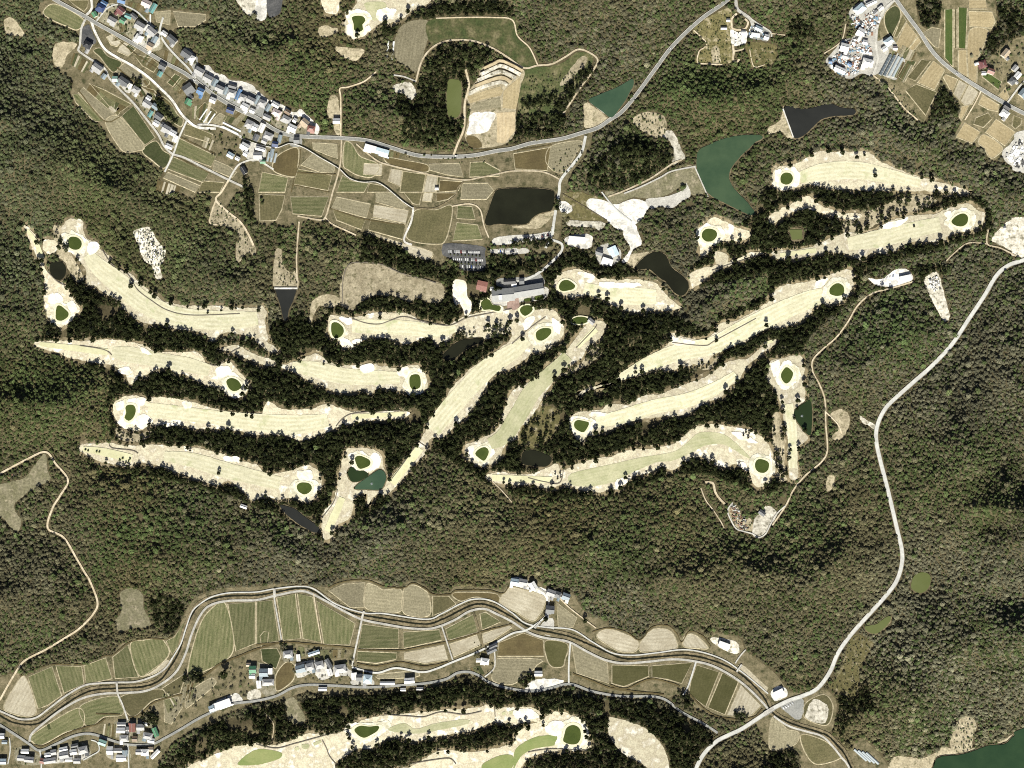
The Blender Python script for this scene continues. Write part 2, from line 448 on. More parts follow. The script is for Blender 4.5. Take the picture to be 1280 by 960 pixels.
# ------------------------------------------------------------------ golf course: rough, fairways, bunkers, greens
ROUGHS = []
SHORT = ['the leftmost short hole', 'the curved upper left hole', None, 'the second left hole', None, None, 'the hole left of centre', 'the hole left of the clubhouse', 'the long diagonal hole', 'the narrow greenish hole', 'the climbing right hole', 'the striped hole below the climbing hole', 'the wavy lowest right hole', 'the short upright right hole', 'the topmost right hole', 'the long upper right hole', 'the thin sandy lane', 'the small reservoir hole', None, 'the winding brown strip', 'the short central hole', 'the third left hole', 'the lowest left hole', 'the fountain pond clearing', 'the upper bottom hole', 'the lower bottom hole', None, 'the top edge hole']
def rough(s, label):
    ROUGHS.append((SHORT[len(ROUGHS)], curve(P(s), step=1.5)))
    ring = ROUGHS[-1][1][::2]
    ribbon('rough_fringe', ring + ring[:2], 9, 'fringe_soil', .1, None, rag=1.2, opened=False)
    return sheet('rough', s, 'rough', .72, label, jit=.4, wild=1.7)
rough("30,281 37,285 50,307 55,327 60,340 72,351 82,357 92,372 100,387 92,395 85,402 75,410 67,400 59,396 55,380 56,355 54,340 46,320 37,300", 'sandy clearing of the leftmost short golf hole')
rough("77,290 82,277 95,272 104,277 104,287 110,299 120,304 125,311 136,320 140,334 150,336 162,341 177,355 195,369 207,377 235,382 270,382 300,385 320,385 328,392 332,410 335,425 325,424 310,421 282,416 265,427 257,417 225,412 195,405 180,404 162,392 152,382 145,374 132,367 117,357 109,355 107,337 96,322 85,312", 'tan clearing of the long curved hole at upper left')
rough("54,303 62,299 70,302 72,312 62,318 55,313", 'small tan clearing beside the leftmost tee strip')
rough("45,427 60,426 100,426 140,425 175,430 197,440 232,440 250,442 260,455 272,457 285,452 297,462 308,473 311,484 305,494 295,495 282,490 269,483 255,480 240,472 220,466 205,460 192,464 175,472 167,480 160,477 155,462 143,458 132,455 110,452 87,447 70,440 47,434", 'tan clearing of the second hole from upper left')
rough("275,437 285,432 300,433 312,440 330,447 345,452 342,458 325,455 305,447 290,440", 'thin sandy strip linking two left holes')
rough("320,390 328,382 333,392 328,405 322,412 330,425 342,432 347,440 338,440 325,432 318,420", 'winding sandy gap beside the narrow dam pond')
rough("350,457 370,452 395,442 412,452 432,457 460,455 495,460 520,456 530,467 535,481 532,487 520,490 500,489 475,485 462,494 455,487 437,491 420,490 402,482 392,479 370,467", 'sandy clearing of the short hole left of centre')
rough("410,400 415,394 442,397 460,392 480,390 510,392 527,402 560,405 582,395 620,387 640,387 650,386 658,392 640,402 607,407 590,410 570,415 560,425 547,430 535,420 520,427 505,429 490,425 470,421 452,426 432,435 425,430 414,421 410,412", 'sandy clearing of the hole left of the clubhouse')
sheet('practice_ground', "425,378 427,345 435,332 450,329 475,331 495,337 510,345 535,350 552,355 556,370 545,379 528,375 520,372 512,378 495,370 480,370 465,370 445,382 442,388 434,386", 'bare_tan', .2, 'speckled tan practice ground left of the clubhouse', jit=.7)
sheet('bare_ground', "390,377 405,368 420,370 425,378 412,385 400,382 393,392 390,402 386,403 388,390", 'bare_tan', .22, 'bent strip of bare ground left of the practice ground')
sheet('bare_ground', "566,352 582,352 584,370 590,378 588,390 582,398 580,390 575,380 568,380", 'sand', .22, 'cream bare strip left of the red roofed hall')
rough("640,402 655,392 667,387 690,387 701,400 706,412 700,425 685,435 672,440 662,444 640,460 620,466 610,477 602,495 587,515 572,530 555,545 537,548 533,565 517,582 505,597 492,611 481,619 475,615 482,602 495,592 507,575 525,552 535,530 550,510 560,492 570,478 590,460 615,442 637,425", 'long diagonal clearing running down from the clubhouse')
rough("757,405 752,420 743,428 735,434 727,447 717,455 702,464 692,476 680,497 670,512 660,529 652,532 645,547 632,557 625,571 615,580 602,581 585,576 582,557 597,550 620,537 630,510 639,492 645,485 665,475 685,457 707,437 722,420 735,402 747,400", 'narrow sandy clearing right of the long diagonal hole')
rough("760,479 780,467 795,457 815,445 835,430 840,417 852,421 877,425 892,417 900,405 922,400 945,387 960,377 970,362 980,357 1010,352 1035,344 1057,336 1067,342 1065,360 1052,377 1037,380 1020,383 1010,395 987,407 975,410 960,408 947,412 932,427 905,430 895,440 880,455 865,456 840,462 820,462 790,468 765,477 750,484 722,494 735,485", 'long sandy clearing climbing right past the centre')
rough("715,520 725,514 750,512 760,505 785,505 802,495 825,492 840,487 852,482 872,475 890,465 910,452 935,447 960,428 970,424 968,430 950,445 932,460 922,477 912,483 900,497 880,505 860,517 842,520 825,521 790,527 770,534 752,540 735,546 725,553 717,542 712,530", 'sandy clearing below the long climbing hole')
rough("607,596 620,590 640,592 665,592 695,580 702,588 722,580 740,575 765,570 790,561 815,560 840,555 852,547 865,536 885,530 915,533 935,537 950,545 960,555 966,568 967,585 962,602 957,606 945,609 939,600 935,588 922,580 905,583 887,577 875,571 857,577 840,588 827,583 815,590 795,595 780,600 775,612 765,611 750,615 725,612 705,606 685,610 665,606 650,607 637,605 617,603", 'wavy sandy clearing of the lowest right hole')
rough("960,462 963,452 967,449 977,448 1000,445 1005,462 1004,477 1007,490 1005,502 992,517 1009,545 1005,553 997,563 997,596 987,597 985,562 981,530 975,502 968,485 960,476", 'narrow upright clearing of the short right hole')
rough("965,220 972,208 990,206 1010,197 1025,189 1052,190 1080,189 1100,201 1135,216 1172,227 1200,234 1212,241 1200,243 1160,239 1120,239 1072,238 1042,236 1010,231 985,238 967,233", 'topmost right golf clearing shaped like a fish')
rough("967,315 1010,310 1022,304 1055,292 1077,292 1095,289 1110,277 1135,270 1170,267 1185,260 1210,254 1220,262 1231,267 1230,277 1222,286 1200,291 1185,295 1177,302 1140,303 1120,312 1105,317 1088,317 1076,326 1067,321 1052,316 1030,316 1012,321 985,325 970,322", 'long sandy clearing below the topmost right hole')
rough("955,317 935,322 915,330 890,342 874,355 865,359 862,345 870,337 895,331 920,324 940,316", 'thin sandy lane left of the long right hole')
rough("870,287 880,280 892,272 905,276 922,285 937,290 935,298 920,301 907,301 897,302 890,303 885,316 877,320 874,308", 'small sandy clearing below the green reservoir')
rough("893,318 900,314 910,321 906,331 897,332", 'tiny sandy gap below the small reservoir hole')
rough("960,272 975,262 985,258 1000,248 1012,246 1025,256 1040,262 1055,266 1070,266 1078,270 1066,274 1050,272 1030,268 1015,262 1000,262 985,268 972,276 964,280", 'winding brown strip between the two right holes')
rough("692,355 695,345 710,338 725,337 747,347 780,349 800,350 820,354 830,365 845,380 852,385 840,388 820,388 802,390 780,388 765,381 755,373 735,368 722,371 707,370 695,363", 'short sandy clearing right of the clubhouse')
rough("141,510 147,500 165,494 185,497 217,497 240,503 272,511 320,520 335,502 350,510 370,512 392,510 410,504 427,511 445,515 495,514 512,516 510,521 490,525 470,525 455,526 440,529 420,535 402,543 377,550 362,546 340,543 320,544 307,541 287,537 250,536 225,532 200,531 185,533 175,538 162,536 150,532 144,522", 'long sandy clearing of the third left hole')
rough("96,561 107,555 137,554 160,557 200,556 237,559 275,566 297,575 320,581 330,590 345,592 367,587 385,582 397,588 402,601 396,620 382,628 365,623 347,625 332,621 317,626 305,616 287,601 270,606 250,600 225,592 200,583 175,578 162,583 145,581 125,577 105,567", 'long sandy clearing of the lowest left hole')
rough("437,560 460,560 475,567 479,580 482,592 483,600 480,612 467,621 460,631 459,617 445,620 442,635 435,650 420,658 415,672 405,673 402,652 405,640 417,625 422,607 425,587 430,570", 'sandy clearing around the fountain pond')
rough("352,930 382,917 420,917 440,905 470,896 510,891 545,888 600,884 607,880 620,884 640,884 665,885 677,892 673,901 655,903 640,906 615,903 590,913 560,918 535,923 517,926 492,921 475,928 460,936 445,936 437,942 420,953 410,975 300,1000 200,990 230,962 245,953 260,947 287,935 320,929 335,931", 'upper sandy clearing of the golf course at the bottom')
rough("480,970 520,955 540,942 560,937 595,940 640,929 647,915 677,899 687,891 705,890 722,899 735,914 738,932 735,938 705,938 672,943 655,953 648,970 640,1000 460,1000", 'lower sandy clearing of the golf course at the bottom')
rough("402,-20 427,-20 424,8 421,17 408,17 403,8", 'sandy sliver at the top edge of the picture')
rough("431,27 436,18 446,4 455,-10 540,-20 537,2 520,10 500,25 486,30 475,29 462,40 450,45 436,46 431,40", 'sandy clearing of the golf hole at the top edge')
sheet('bare_ground', "761,900 767,897 800,907 820,922 832,940 836,965 822,968 800,953 780,943 765,925 760,912", 'rough', .2, 'tan oval clearing at the bottom', wild=1.2)
for s, lab in (("110,318,7 125,335,11 150,355,13 180,378,13 215,394,12 260,400,12 300,400,11 322,398,8", 'striped fairway of the curved upper left hole'),
               ("140,440,6 160,443,10 200,450,9 235,456,9 262,463,7", 'striped fairway of the second left hole'),
               ("365,458,6 395,462,10 430,470,10 470,472,9 500,472,7", 'striped fairway left of centre'),
               ("440,408,8 470,408,9 510,410,9 545,414,8 570,410,5", 'striped fairway left of the clubhouse'),
               ("660,425,6 640,440,10 610,460,12 585,485,12 560,513,12 540,538,10", 'striped fairway of the long diagonal hole'),
               ("775,472,4 810,455,9 850,440,11 890,432,11 930,412,12 970,392,12 1010,375,11 1030,368,8", 'striped fairway of the long climbing hole'),
               ("745,528,7 780,520,9 820,508,9 860,500,9 895,485,8 920,468,5", 'striped fairway below the climbing hole'),
               ("1000,222,7 1030,215,11 1070,213,11 1110,220,9 1150,229,6", 'striped fairway of the topmost right hole'),
               ("1060,305,8 1100,298,11 1140,288,10 1175,280,9", 'striped fairway below the topmost right hole'),
               ("730,360,7 760,367,9 790,370,11 820,371,9", 'striped fairway right of the clubhouse'),
               ("185,512,9 220,516,9 270,522,9 320,528,11 370,531,12 410,525,8", 'striped fairway of the third left hole'),
               ("205,570,6 240,575,9 280,587,10 320,597,9 350,604,8", 'striped fairway of the lowest left hole'),
               ("985,505,6 990,540,6 991,585,5", 'striped fairway of the short right hole')):
    ribbon('fairway', s, None, 'fairway', .85, lab, rag=.3)
ribbon('fairway', "612,555,7 630,545,10 650,515,11 665,490,11 690,465,9 710,445,7", None, 'green_fairway', .95, 'greenish fairway of the narrow hole right of the diagonal one', rag=.3)
sheet('fairway', "710,597 720,590 765,580 800,572 840,565 857,555 872,542 890,540 910,546 937,571 932,571 905,556 882,557 860,568 840,576 820,578 790,591 765,603 735,608 715,606", 'green_fairway', .95, 'greenish wavy fairway of the lowest right hole')
sheet('fairway', "485,911 505,904 520,911 545,904 582,899 586,904 557,911 520,917 495,915", 'green_fairway', .95, 'greenish scalloped fairway at the bottom')
sheet('fairway', "642,955 645,936 667,922 690,919 701,924 695,931 667,936 651,946 642,962", 'lush_fairway', .95, 'green curved fairway leading to the bottom green')
sheet('fairway', "297,955 320,937 350,940 351,947 335,953 320,956", 'lush_fairway', .95, 'green fairway at the lower left of the bottom course')
sheet('fairway', "602,958 620,946 640,944 640,960 615,975", 'lush_fairway', .97, 'dark green patch cut by the bottom edge of the picture')
sheet('fairway', "455,5 465,2 482,4 480,18 470,26 462,22 458,12", 'green_fairway', .95, 'greenish fairway patch at the top edge')
for s, lab in (("50,430,2.5 100,436,4 135,440,4", 'tee strip of the second left hole'), ("525,560,5 505,585,5 490,604,5", 'tee strip at the foot of the diagonal hole'),
               ("722,434,2.5 745,411,4", 'tee strip right of the practice green'), ("615,597,4 660,599,4 690,600,4", 'tee strip of the wavy lowest hole'),
               ("975,319,2.5 1020,313,3", 'tee strip of the long right hole'), ("440,521,3 505,517,2.5", 'tee strip of the third left hole'),
               ("104,561,3 130,565,5 165,573,5", 'tee strip of the lowest left hole'), ("409,664,4 418,645,5 428,622,4", 'tee strip below the fountain pond'),
               ("34,287,2 46,305,3 53,325,3", 'tee strip of the leftmost short hole'), ("955,430,2 966,426,1.5", 'small tee at the end of the striped hole')):
    ribbon('tee', s, None, 'tee', .88, lab, rag=.2)
for i, s in enumerate("60,370 68,366 76,368 80,376 70,380 62,378;84,380 92,376 97,388 92,392 87,388;110,305 122,303 124,312 112,318;148,462 158,458 164,462 160,468 150,467;172,432 185,438 192,443 182,442;270,462 282,457 290,465 280,472 272,470;450,458 465,455 468,463 455,467;497,462 510,458 512,463 508,470 500,470;427,422 437,425 442,433 432,435 426,430;440,425 452,424 450,429 442,429;425,397 440,398 438,405 428,403;655,400 668,395 664,408 657,412;690,398 700,405 700,418 692,412;585,560 592,557 592,572 587,572;838,421 850,423 870,427 860,431 842,430;1020,352 1035,347 1030,356 1022,360;738,516 752,515 760,519 742,521;915,540 930,542 948,553 935,552 920,547;962,562 965,575 963,590 962,575;770,600 780,596 790,598 778,607 770,608;920,576 932,579 934,588 925,583;965,455 975,450 972,465 966,470;968,215 973,210 976,214 974,228 968,226;990,210 998,214 999,230 992,233 992,216;1100,283 1118,276 1135,273 1125,282 1105,287;1180,268 1188,264 1187,273;722,340 736,341 745,347 730,347;750,353 790,353 800,358 760,360;145,506 155,501 155,510 147,514;171,497 182,497 180,506 173,509;170,524 180,518 190,525 182,534 172,533;228,502 240,504 238,510 230,509;205,528 222,528 222,532 207,533;280,571 297,570 300,575 285,577;371,589 388,588 391,598 376,600;464,566 474,569 475,580 468,588 465,582;682,908 693,901 703,903 703,914 700,920 690,919 682,915;641,890 655,886 668,889 674,896 660,900 645,899;470,15 484,10 496,12 486,24 474,26;432,32 439,30 441,42 434,44;456,36 462,32 464,38 458,42".split(';')):
    sheet('bunker', s, 'sand', 1.3, None, jit=.2, wild=2.2)
GREENS = [("71,384 75,382 80,385 86,391 85,396 80,400 75,401 70,398", 'leftmost green beside the small triangular tip'),
 ("86,299 90,296 97,297 102,302 102,308 98,312 92,312 86,308", 'green at the top of the curved left hole'),
 ("283,477 287,473 293,473 299,477 302,483 299,487 293,489 287,486", 'green at the right end of the second left hole'),
 ("512,472 517,468 524,469 526,477 525,484 519,487 513,484", 'green at the right end of the hole left of centre'),
 ("415,404 421,403 428,408 430,414 427,420 421,423 416,420 414,412", 'green at the left end of the hole beside the clubhouse'),
 ("670,416 676,411 682,410 688,411 689,416 684,422 677,426 671,424", 'green at the top of the diagonal hole'),
 ("601,379 606,374 612,375 616,381 624,382 626,384 624,389 612,387 604,387", 'putting green at the left corner of the clubhouse'),
 ("650,386 655,382 663,382 666,387 662,392 656,395 651,391", 'putting green below the clubhouse terrace'),
 ("594,567 599,561 607,559 611,564 609,571 605,576 598,572", 'green at the lower end of the narrow hole'),
 ("714,400 722,396 733,397 736,401 728,405 716,404", 'oval practice green under the tree rows'),
 ("1037,361 1042,356 1048,354 1054,358 1055,365 1052,369 1044,370 1037,367", 'green at the right end of the climbing hole'),
 ("718,528 722,525 729,526 736,528 735,533 730,540 724,539 718,534", 'heart shaped green right of centre'),
 ("944,578 948,574 956,575 961,579 960,587 955,591 948,590 944,585", 'green at the right end of the wavy hole'),
 ("976,468 980,461 984,459 990,464 991,469 986,478 981,479 977,474", 'green at the top of the short upright hole'),
 ("976,220 981,216 988,217 991,223 988,229 982,231 976,228", 'round green of the topmost right hole'),
 ("1189,277 1195,270 1203,267 1209,270 1209,278 1203,283 1194,282", 'green at the far right end of the long hole'),
 ("877,293 881,287 888,286 895,289 896,295 891,301 883,302 878,298", 'round green below the green reservoir'),
 ("699,356 703,351 709,350 715,353 719,357 717,361 711,363 703,364 699,361", 'green of the short hole right of the clubhouse'),
 ("157,509 161,506 168,507 170,514 167,522 161,526 156,522 158,516", 'green at the left end of the third left hole'),
 ("371,608 374,604 381,603 388,605 390,611 386,616 380,618 373,614", 'green at the right end of the lowest left hole'),
 ("443.6,572.8 447,570 452,570 462,575 463,580 459,583.6 450,586 446,581", 'green above the fountain pond'),
 ("443,912 450,907 462,908 473,907 473,912 465,918 455,922 447,918", 'left green of the golf course at the bottom'),
 ("705,920 708,910 716,906 724,910 726,920 722,929 712,930 704,926", 'right green of the golf course at the bottom'),
 ("440,22 446,20 454,21 457,26 453,31 454,37 449,40 443,38 442,30", 'green of the golf hole at the top edge')]
for s, lab in GREENS:
    pts = P(s)
    cx = sum(p[0] for p in pts) / len(pts); cy = sum(p[1] for p in pts) / len(pts)
    ring = [(cx + (x - cx) * 1.28, cy + (y - cy) * 1.28) for x, y in pts]
    big = [(cx + (x - cx) * 1.9, cy + (y - cy) * 1.8) for x, y in pts]
    if 'oval practice' not in lab and 'clubhouse' not in lab: sheet('apron', big, 'apron', 1.2, None, opened=False, wild=3.4)
    me, loc = flat_mesh('green_collar', jitter(curve(ring), .15), 0, MAT['collar'], 0)
    g = sheet('putting_green', s, 'putting_green', 1.75, lab, jit=.1)
    c = link('green_collar', me, g); c.location = (loc[0] - g.location[0], loc[1] - g.location[1], -.15)
for s, lab in (("627,891 632,889 632,893 628,894", 'pair of small tees'), ("636,890 641,888 641,893 637,893", 'tee'), ("368,935 373,933 374,937 369,938", 'tee'), ("377,931 386,930 386,935 379,936", 'tee'), ("391,929 401,925 402,928 393,932", 'tee')):
    sheet('tee', s, 'green_fairway', 1.1, 'small oval tee on the bottom course', jit=.1)

# ------------------------------------------------------------------ fields: one sheet each with an earth bund round it
BUND = []
def field(s, mat, ang=None, soft=False):
    pts = P(s)
    o = sheet('field', s, 'field_' + mat, .3, None, soft=soft, ang=ang, jit=0)
    ring = curve(pts) if soft else pts
    co = [(W(*p)[0] - o.location[0], W(*p)[1] - o.location[1]) for p in ring]
    n = len(co); vs = []; fs = []
    for i in range(n):
        a, b, c = co[i - 1], co[i], co[(i + 1) % n]
        d = math.hypot(c[0] - a[0], c[1] - a[1]) or 1
        nx, ny = -(c[1] - a[1]) / d * 1.15, (c[0] - a[0]) / d * 1.15
        vs += [(b[0] - nx, b[1] - ny, -.2), (b[0], b[1], .3), (b[0] + nx, b[1] + ny, -.2)]
    for i in range(n):
        j = (i + 1) % n
        for k in (0, 1): fs.append((3 * i + k, 3 * i + k + 1, 3 * j + k + 1, 3 * j + k))
    me = bpy.data.meshes.new('bund'); me.from_pydata(vs, [], fs); me.materials.append(MAT['bund_earth'])
    link('bund', me, o)
    return o
for line in """green|54,15 69,5 104,24 97,37 82,32 64,24
olive|86,0 111,0 109,9 105,14 96,8
pale|133,46 140,43 152,52 146,58 139,56
pale|150,58 156,53 170,61 160,70 147,64
dark|117,63 126,60 135,70 152,78 143,90 135,84 126,72
tan|154,80 160,80 186,100 182,108 172,106 160,96 146,90
olive|182,110 192,112 202,122 195,125 185,115
green|201,120 212,127 222,143 229,149 226,158 215,151 205,142 198,127
tan|98,115 104,109 145,144 132,151
green|91,118 98,117 130,151 118,152 95,128
olive|112,104 130,112 164,130 150,140 147,145
dark|152,145 167,132 194,172 181,181
tan|132,152 150,146 180,182 172,188 158,190 148,182
dark|178,188 194,176 204,188 213,195 205,210 190,200
green|219,175 223,172 270,195 264,208 218,192
green|217,196 262,215 254,228 210,211
olive|232,154 266,168 262,178 230,168
tan|210,215 250,232 244,240 204,222
tan|268,200 285,207 296,215 290,222 266,212
olive|253,226 280,228 275,240 248,240
olive|243,140 256,128 271,140 261,153 247,148
tan|263,153 275,141 284,146 277,156
dark|209,103 219,92 226,96 216,108
olive|218,110 228,98 234,100 224,114
olive|166,67 190,73 199,80 192,90 178,82
brown|342,213 345,197 362,186 373,187 371,215 365,221
tan|376,206 392,191 419,205 417,216 400,215
tan|390,178 421,180 422,198 408,193 392,186
olive|372,211 415,219 410,238 367,230
green|328,215 360,222 356,240 323,240
green|431,178 440,180 450,195 470,203 475,210 465,221 448,219 435,212 429,205
pale|455,204 478,205 477,219 454,218
green|428,219 440,226 461,229 455,240 421,240
olive|462,229 479,232 484,240 459,240
pale|489,211 503,213 500,233 485,226
olive|504,214 532,218 528,240 500,240
pale|534,219 547,221 545,240 529,240
brown|550,225 578,227 573,238 549,240
brown|485,204 481,196 505,200 534,206 532,215 500,210
tan|536,205 574,204 579,221 558,218 536,212
green|588,203 605,202 625,213 624,220 587,221
olive|324,243 356,244 352,262 345,275 325,276
green|363,246 411,246 402,270 366,267
tan|421,246 463,255 458,272 414,260
olive|416,262 457,274 452,287 421,275
tan|470,240 490,240 509,258 504,262 470,252
pale|468,256 511,263 507,279 466,271
olive|464,273 507,281 503,299 460,287
olive|518,264 545,262 565,258 558,297 545,305 509,297
pale|460,290 500,303 515,307 540,315 535,324 515,319 500,307
olive|505,241 527,241 524,256 516,254
pale|530,241 541,241 539,252 528,251
brown|545,241 571,241 560,249 546,252
green|572,257 590,258 594,274 571,273
green|571,278 597,281 603,299 566,301
tan|578,229 610,229 617,238 608,249 576,249
tan|690,182 726,176 721,190 705,214 692,213 682,200
brown|642,192 688,184 684,213 644,211
tan|193,15 213,13 212,31 196,27
tan|216,14 257,18 257,25 244,33 223,33
grey|5,883 25,848 34,850 45,884 40,895 20,893
green|35,846 65,833 77,869 60,881 48,886
green|70,832 102,833 105,855 80,866
green|105,832 132,822 140,848 108,855
green|141,821 160,806 173,846 144,848
green|163,806 180,800 197,798 205,801 210,820 176,845
green|208,801 218,796 232,776 225,805 215,818
pale|178,846 208,824 212,826 204,836 190,843
green|41,918 97,885 104,907 80,916 52,931 41,927
green|101,882 145,870 154,892 130,896 117,906 107,906
olive|151,871 199,861 206,871 190,876 170,894 160,892
olive|203,860 231,842 230,850 225,866 211,870
green|236,830 248,786 262,763 282,755 291,814 255,839 237,844
green|285,755 319,752 319,804 295,814
green|321,752 341,750 349,801 321,805
green|346,747 369,742 376,798 354,800
green|372,742 391,746 402,803 379,798
green|396,751 444,779 437,806 405,805
green|453,780 498,786 498,810 448,811
green|504,790 549,787 552,800 505,810
green|447,814 496,816 495,824 470,829 446,826
pale|505,816 555,806 560,824 532,829 505,824
green|557,786 591,768 597,790 561,800
green|600,767 607,765 626,777 603,787
pale|562,805 596,793 601,806 567,821
pale|603,792 636,780 640,784 615,801 604,805
brown|624,803 654,791 679,800 680,820 622,820
tan|622,823 676,824 671,831 663,840 640,855 616,850 619,831
moss|682,801 709,805 706,825 703,833 690,833 683,821
tan|715,806 730,813 759,828 761,854 721,841
moss|765,831 810,832 811,845 780,858 765,854
moss|815,832 865,828 852,854 835,849 815,846
moss|871,831 899,840 882,883 861,867 864,850
moss|903,841 923,852 906,893 885,884
pale|926,856 951,882 939,894 927,896 909,894
pale|625,755 627,745 637,734 655,737 681,746 679,760 674,769 665,776 645,765
tan|696,753 721,772 716,784 698,783
pale|746,795 757,786 779,791 798,802 794,814 775,814 758,805
pale|801,814 801,802 815,787 832,786 842,793 846,810 825,813
pale|855,797 863,792 874,797 885,810 870,810 855,808
pale|923,831 930,832 960,860 957,866 932,846
tan|411,738 430,730 456,728 455,759 438,759
tan|458,731 470,732 480,737 501,737 500,764 458,760
tan|505,736 517,731 530,737 536,745 536,769 505,766
olive|541,745 561,745 570,755 555,764 541,769
brown|567,741 614,741 624,746 624,754 596,746 576,751
dark|326,811 346,810 351,820 345,836 328,826
brown|357,828 368,831 368,846 360,856 346,863 345,844
tan|498,840 517,838 524,842 519,846 473,848 474,843
tan|966,896 984,911 998,915 995,929 977,936 962,934
olive|1002,918 1029,925 1044,937 1051,947 1021,955 1006,939
olive|1005,895 1008,878 1030,868 1041,882 1036,904 1023,905
dark|1107,16 1119,7 1126,18 1117,46 1112,44 1106,30
olive|1128,18 1133,26 1121,47 1115,45
straw|1133,28 1147,45 1132,65 1120,55
straw|1148,46 1151,52 1140,65 1134,63
lush|1181,12 1191,11 1191,84 1181,72
lush|1198,9 1209,10 1207,61 1198,60
olive|1193,12 1196,11 1196,61 1193,60
straw|1211,14 1240,15 1244,27 1240,35 1212,33
straw|1211,0 1232,0 1234,11 1211,11
tan|1153,41 1165,34 1176,36 1173,60 1168,58
straw|1198,63 1208,63 1209,96 1198,89
straw|1211,40 1235,38 1228,60 1222,75 1220,104 1211,98
straw|1167,76 1181,87 1168,112 1147,103
olive|1134,96 1152,74 1163,76 1144,101
dark|1122,95 1135,74 1145,77 1131,102
olive|1132,113 1145,105 1171,115 1157,144
straw|1179,96 1182,93 1197,99 1190,116
pale|1199,100 1209,106 1199,125 1192,117
pale|1211,106 1223,115 1215,130 1206,132 1201,126
straw|1228,118 1249,131 1247,139 1236,137 1223,130
straw|1202,133 1211,132 1207,140 1201,151 1199,146
olive|1220,147 1235,141 1240,148 1229,159 1217,155
straw|1195,171 1206,153 1225,165 1221,172 1215,179
straw|1232,165 1245,149 1269,165 1256,182
straw|1223,178 1230,168 1253,184 1242,197 1236,195 1230,185
olive|1267,144 1277,148 1276,155 1269,161 1265,157
straw|1248,119 1257,109 1261,121 1257,127
lush|1228,96 1248,112 1252,102 1240,94 1232,84
tan|236,866 262,848 270,852 262,862 240,880 232,884
tan|205,875 222,870 228,884 214,905 206,902
olive|325,795 330,789 336,790 334,806 327,808""".split('\n'):
    k, s = line.split('|')
    ang = {'grey': None}.get(k)
    if s.startswith(('236,830', '285,755', '321,752', '346,747', '372,742')): ang = 84
    if s.startswith('396,751'): ang = 88
    if s.startswith(('35,846', '70,832', '105,832', '141,821', '163,806')): ang = -72
    field(s, 'pale' if k == 'grey' else k, ang, soft=len(P(s)) > 5)

def strips(quad, n, mats):
    """A kitchen garden: a quad cut into N narrow beds."""
    a, b, c, d = (np.array(p) for p in P(quad))
    w = np.cumsum([0] + [random.uniform(.6, 1.4) for _ in range(n)]); w /= w[-1]
    for k in range(n):
        t0, t1 = w[k] + .012, w[k + 1] - .012
        q = [a + (b - a) * t0, a + (b - a) * t1, d + (c - d) * t1, d + (c - d) * t0]
        me, loc = flat_mesh('garden_bed', [tuple(v) for v in q], 0, MAT['field_' + random.choice(mats)], long_angle([tuple(v) for v in q]))
        o = link('garden_bed', me); o.location = (loc[0], loc[1], .42 + .008 * (k % 3)); setp(o, 'structure')
GB = ('olive', 'tan', 'dark', 'brown', 'green', 'pale', 'green', 'brown')
for q, n in (("92,66 103,72 96,86 88,80", 4), ("103,73 113,79 105,92 97,86", 4), ("113,104 150,136 143,142 108,112", 4), ("130,120 158,134 150,142 134,128", 4), ("166,106 186,98 196,112 176,122", 6), ("184,117 200,113 206,124 192,132", 5), ("240,134 266,126 258,156 240,147", 7), ("282,144 308,152 302,160 278,150", 4), ("300,138 312,146 306,154 292,146", 4), ("142,44 156,40 150,50 140,52", 3), ("158,58 166,52 172,58 164,66", 4), ("148,30 158,28 160,40 150,40", 4), ("160,3 178,4 172,16 158,12", 6), ("172,16 186,20 182,28 170,22", 4), ("182,66 196,76 188,86 176,76", 6), ("206,62 226,74 220,84 204,76", 4), ("224,98 234,104 226,118 216,112", 3), ("196,224 226,234 222,247 192,238", 8), ("130,905 147,905 146,922 128,919", 8), ("202,868 212,866 222,880 210,892", 5), ("228,860 246,852 240,872 226,880", 6), ("372,808 402,812 398,822 374,820", 4), ("400,812 432,812 430,822 402,824", 6), ("1128,56 1146,66 1140,78 1122,70", 6), ("1112,60 1122,66 1118,74 1110,70", 3), ("1126,76 1142,82 1130,104 1118,96", 8), ("584,836 600,832 606,842 590,846", 4), ("480,187 500,192 498,200 480,196", 4), ("256,170 268,176 262,190 252,184", 4), ("58,905 66,903 68,910 60,912", 2)):
    strips(q, n, ('pale', 'brown') if q.startswith('196,224') else GB)

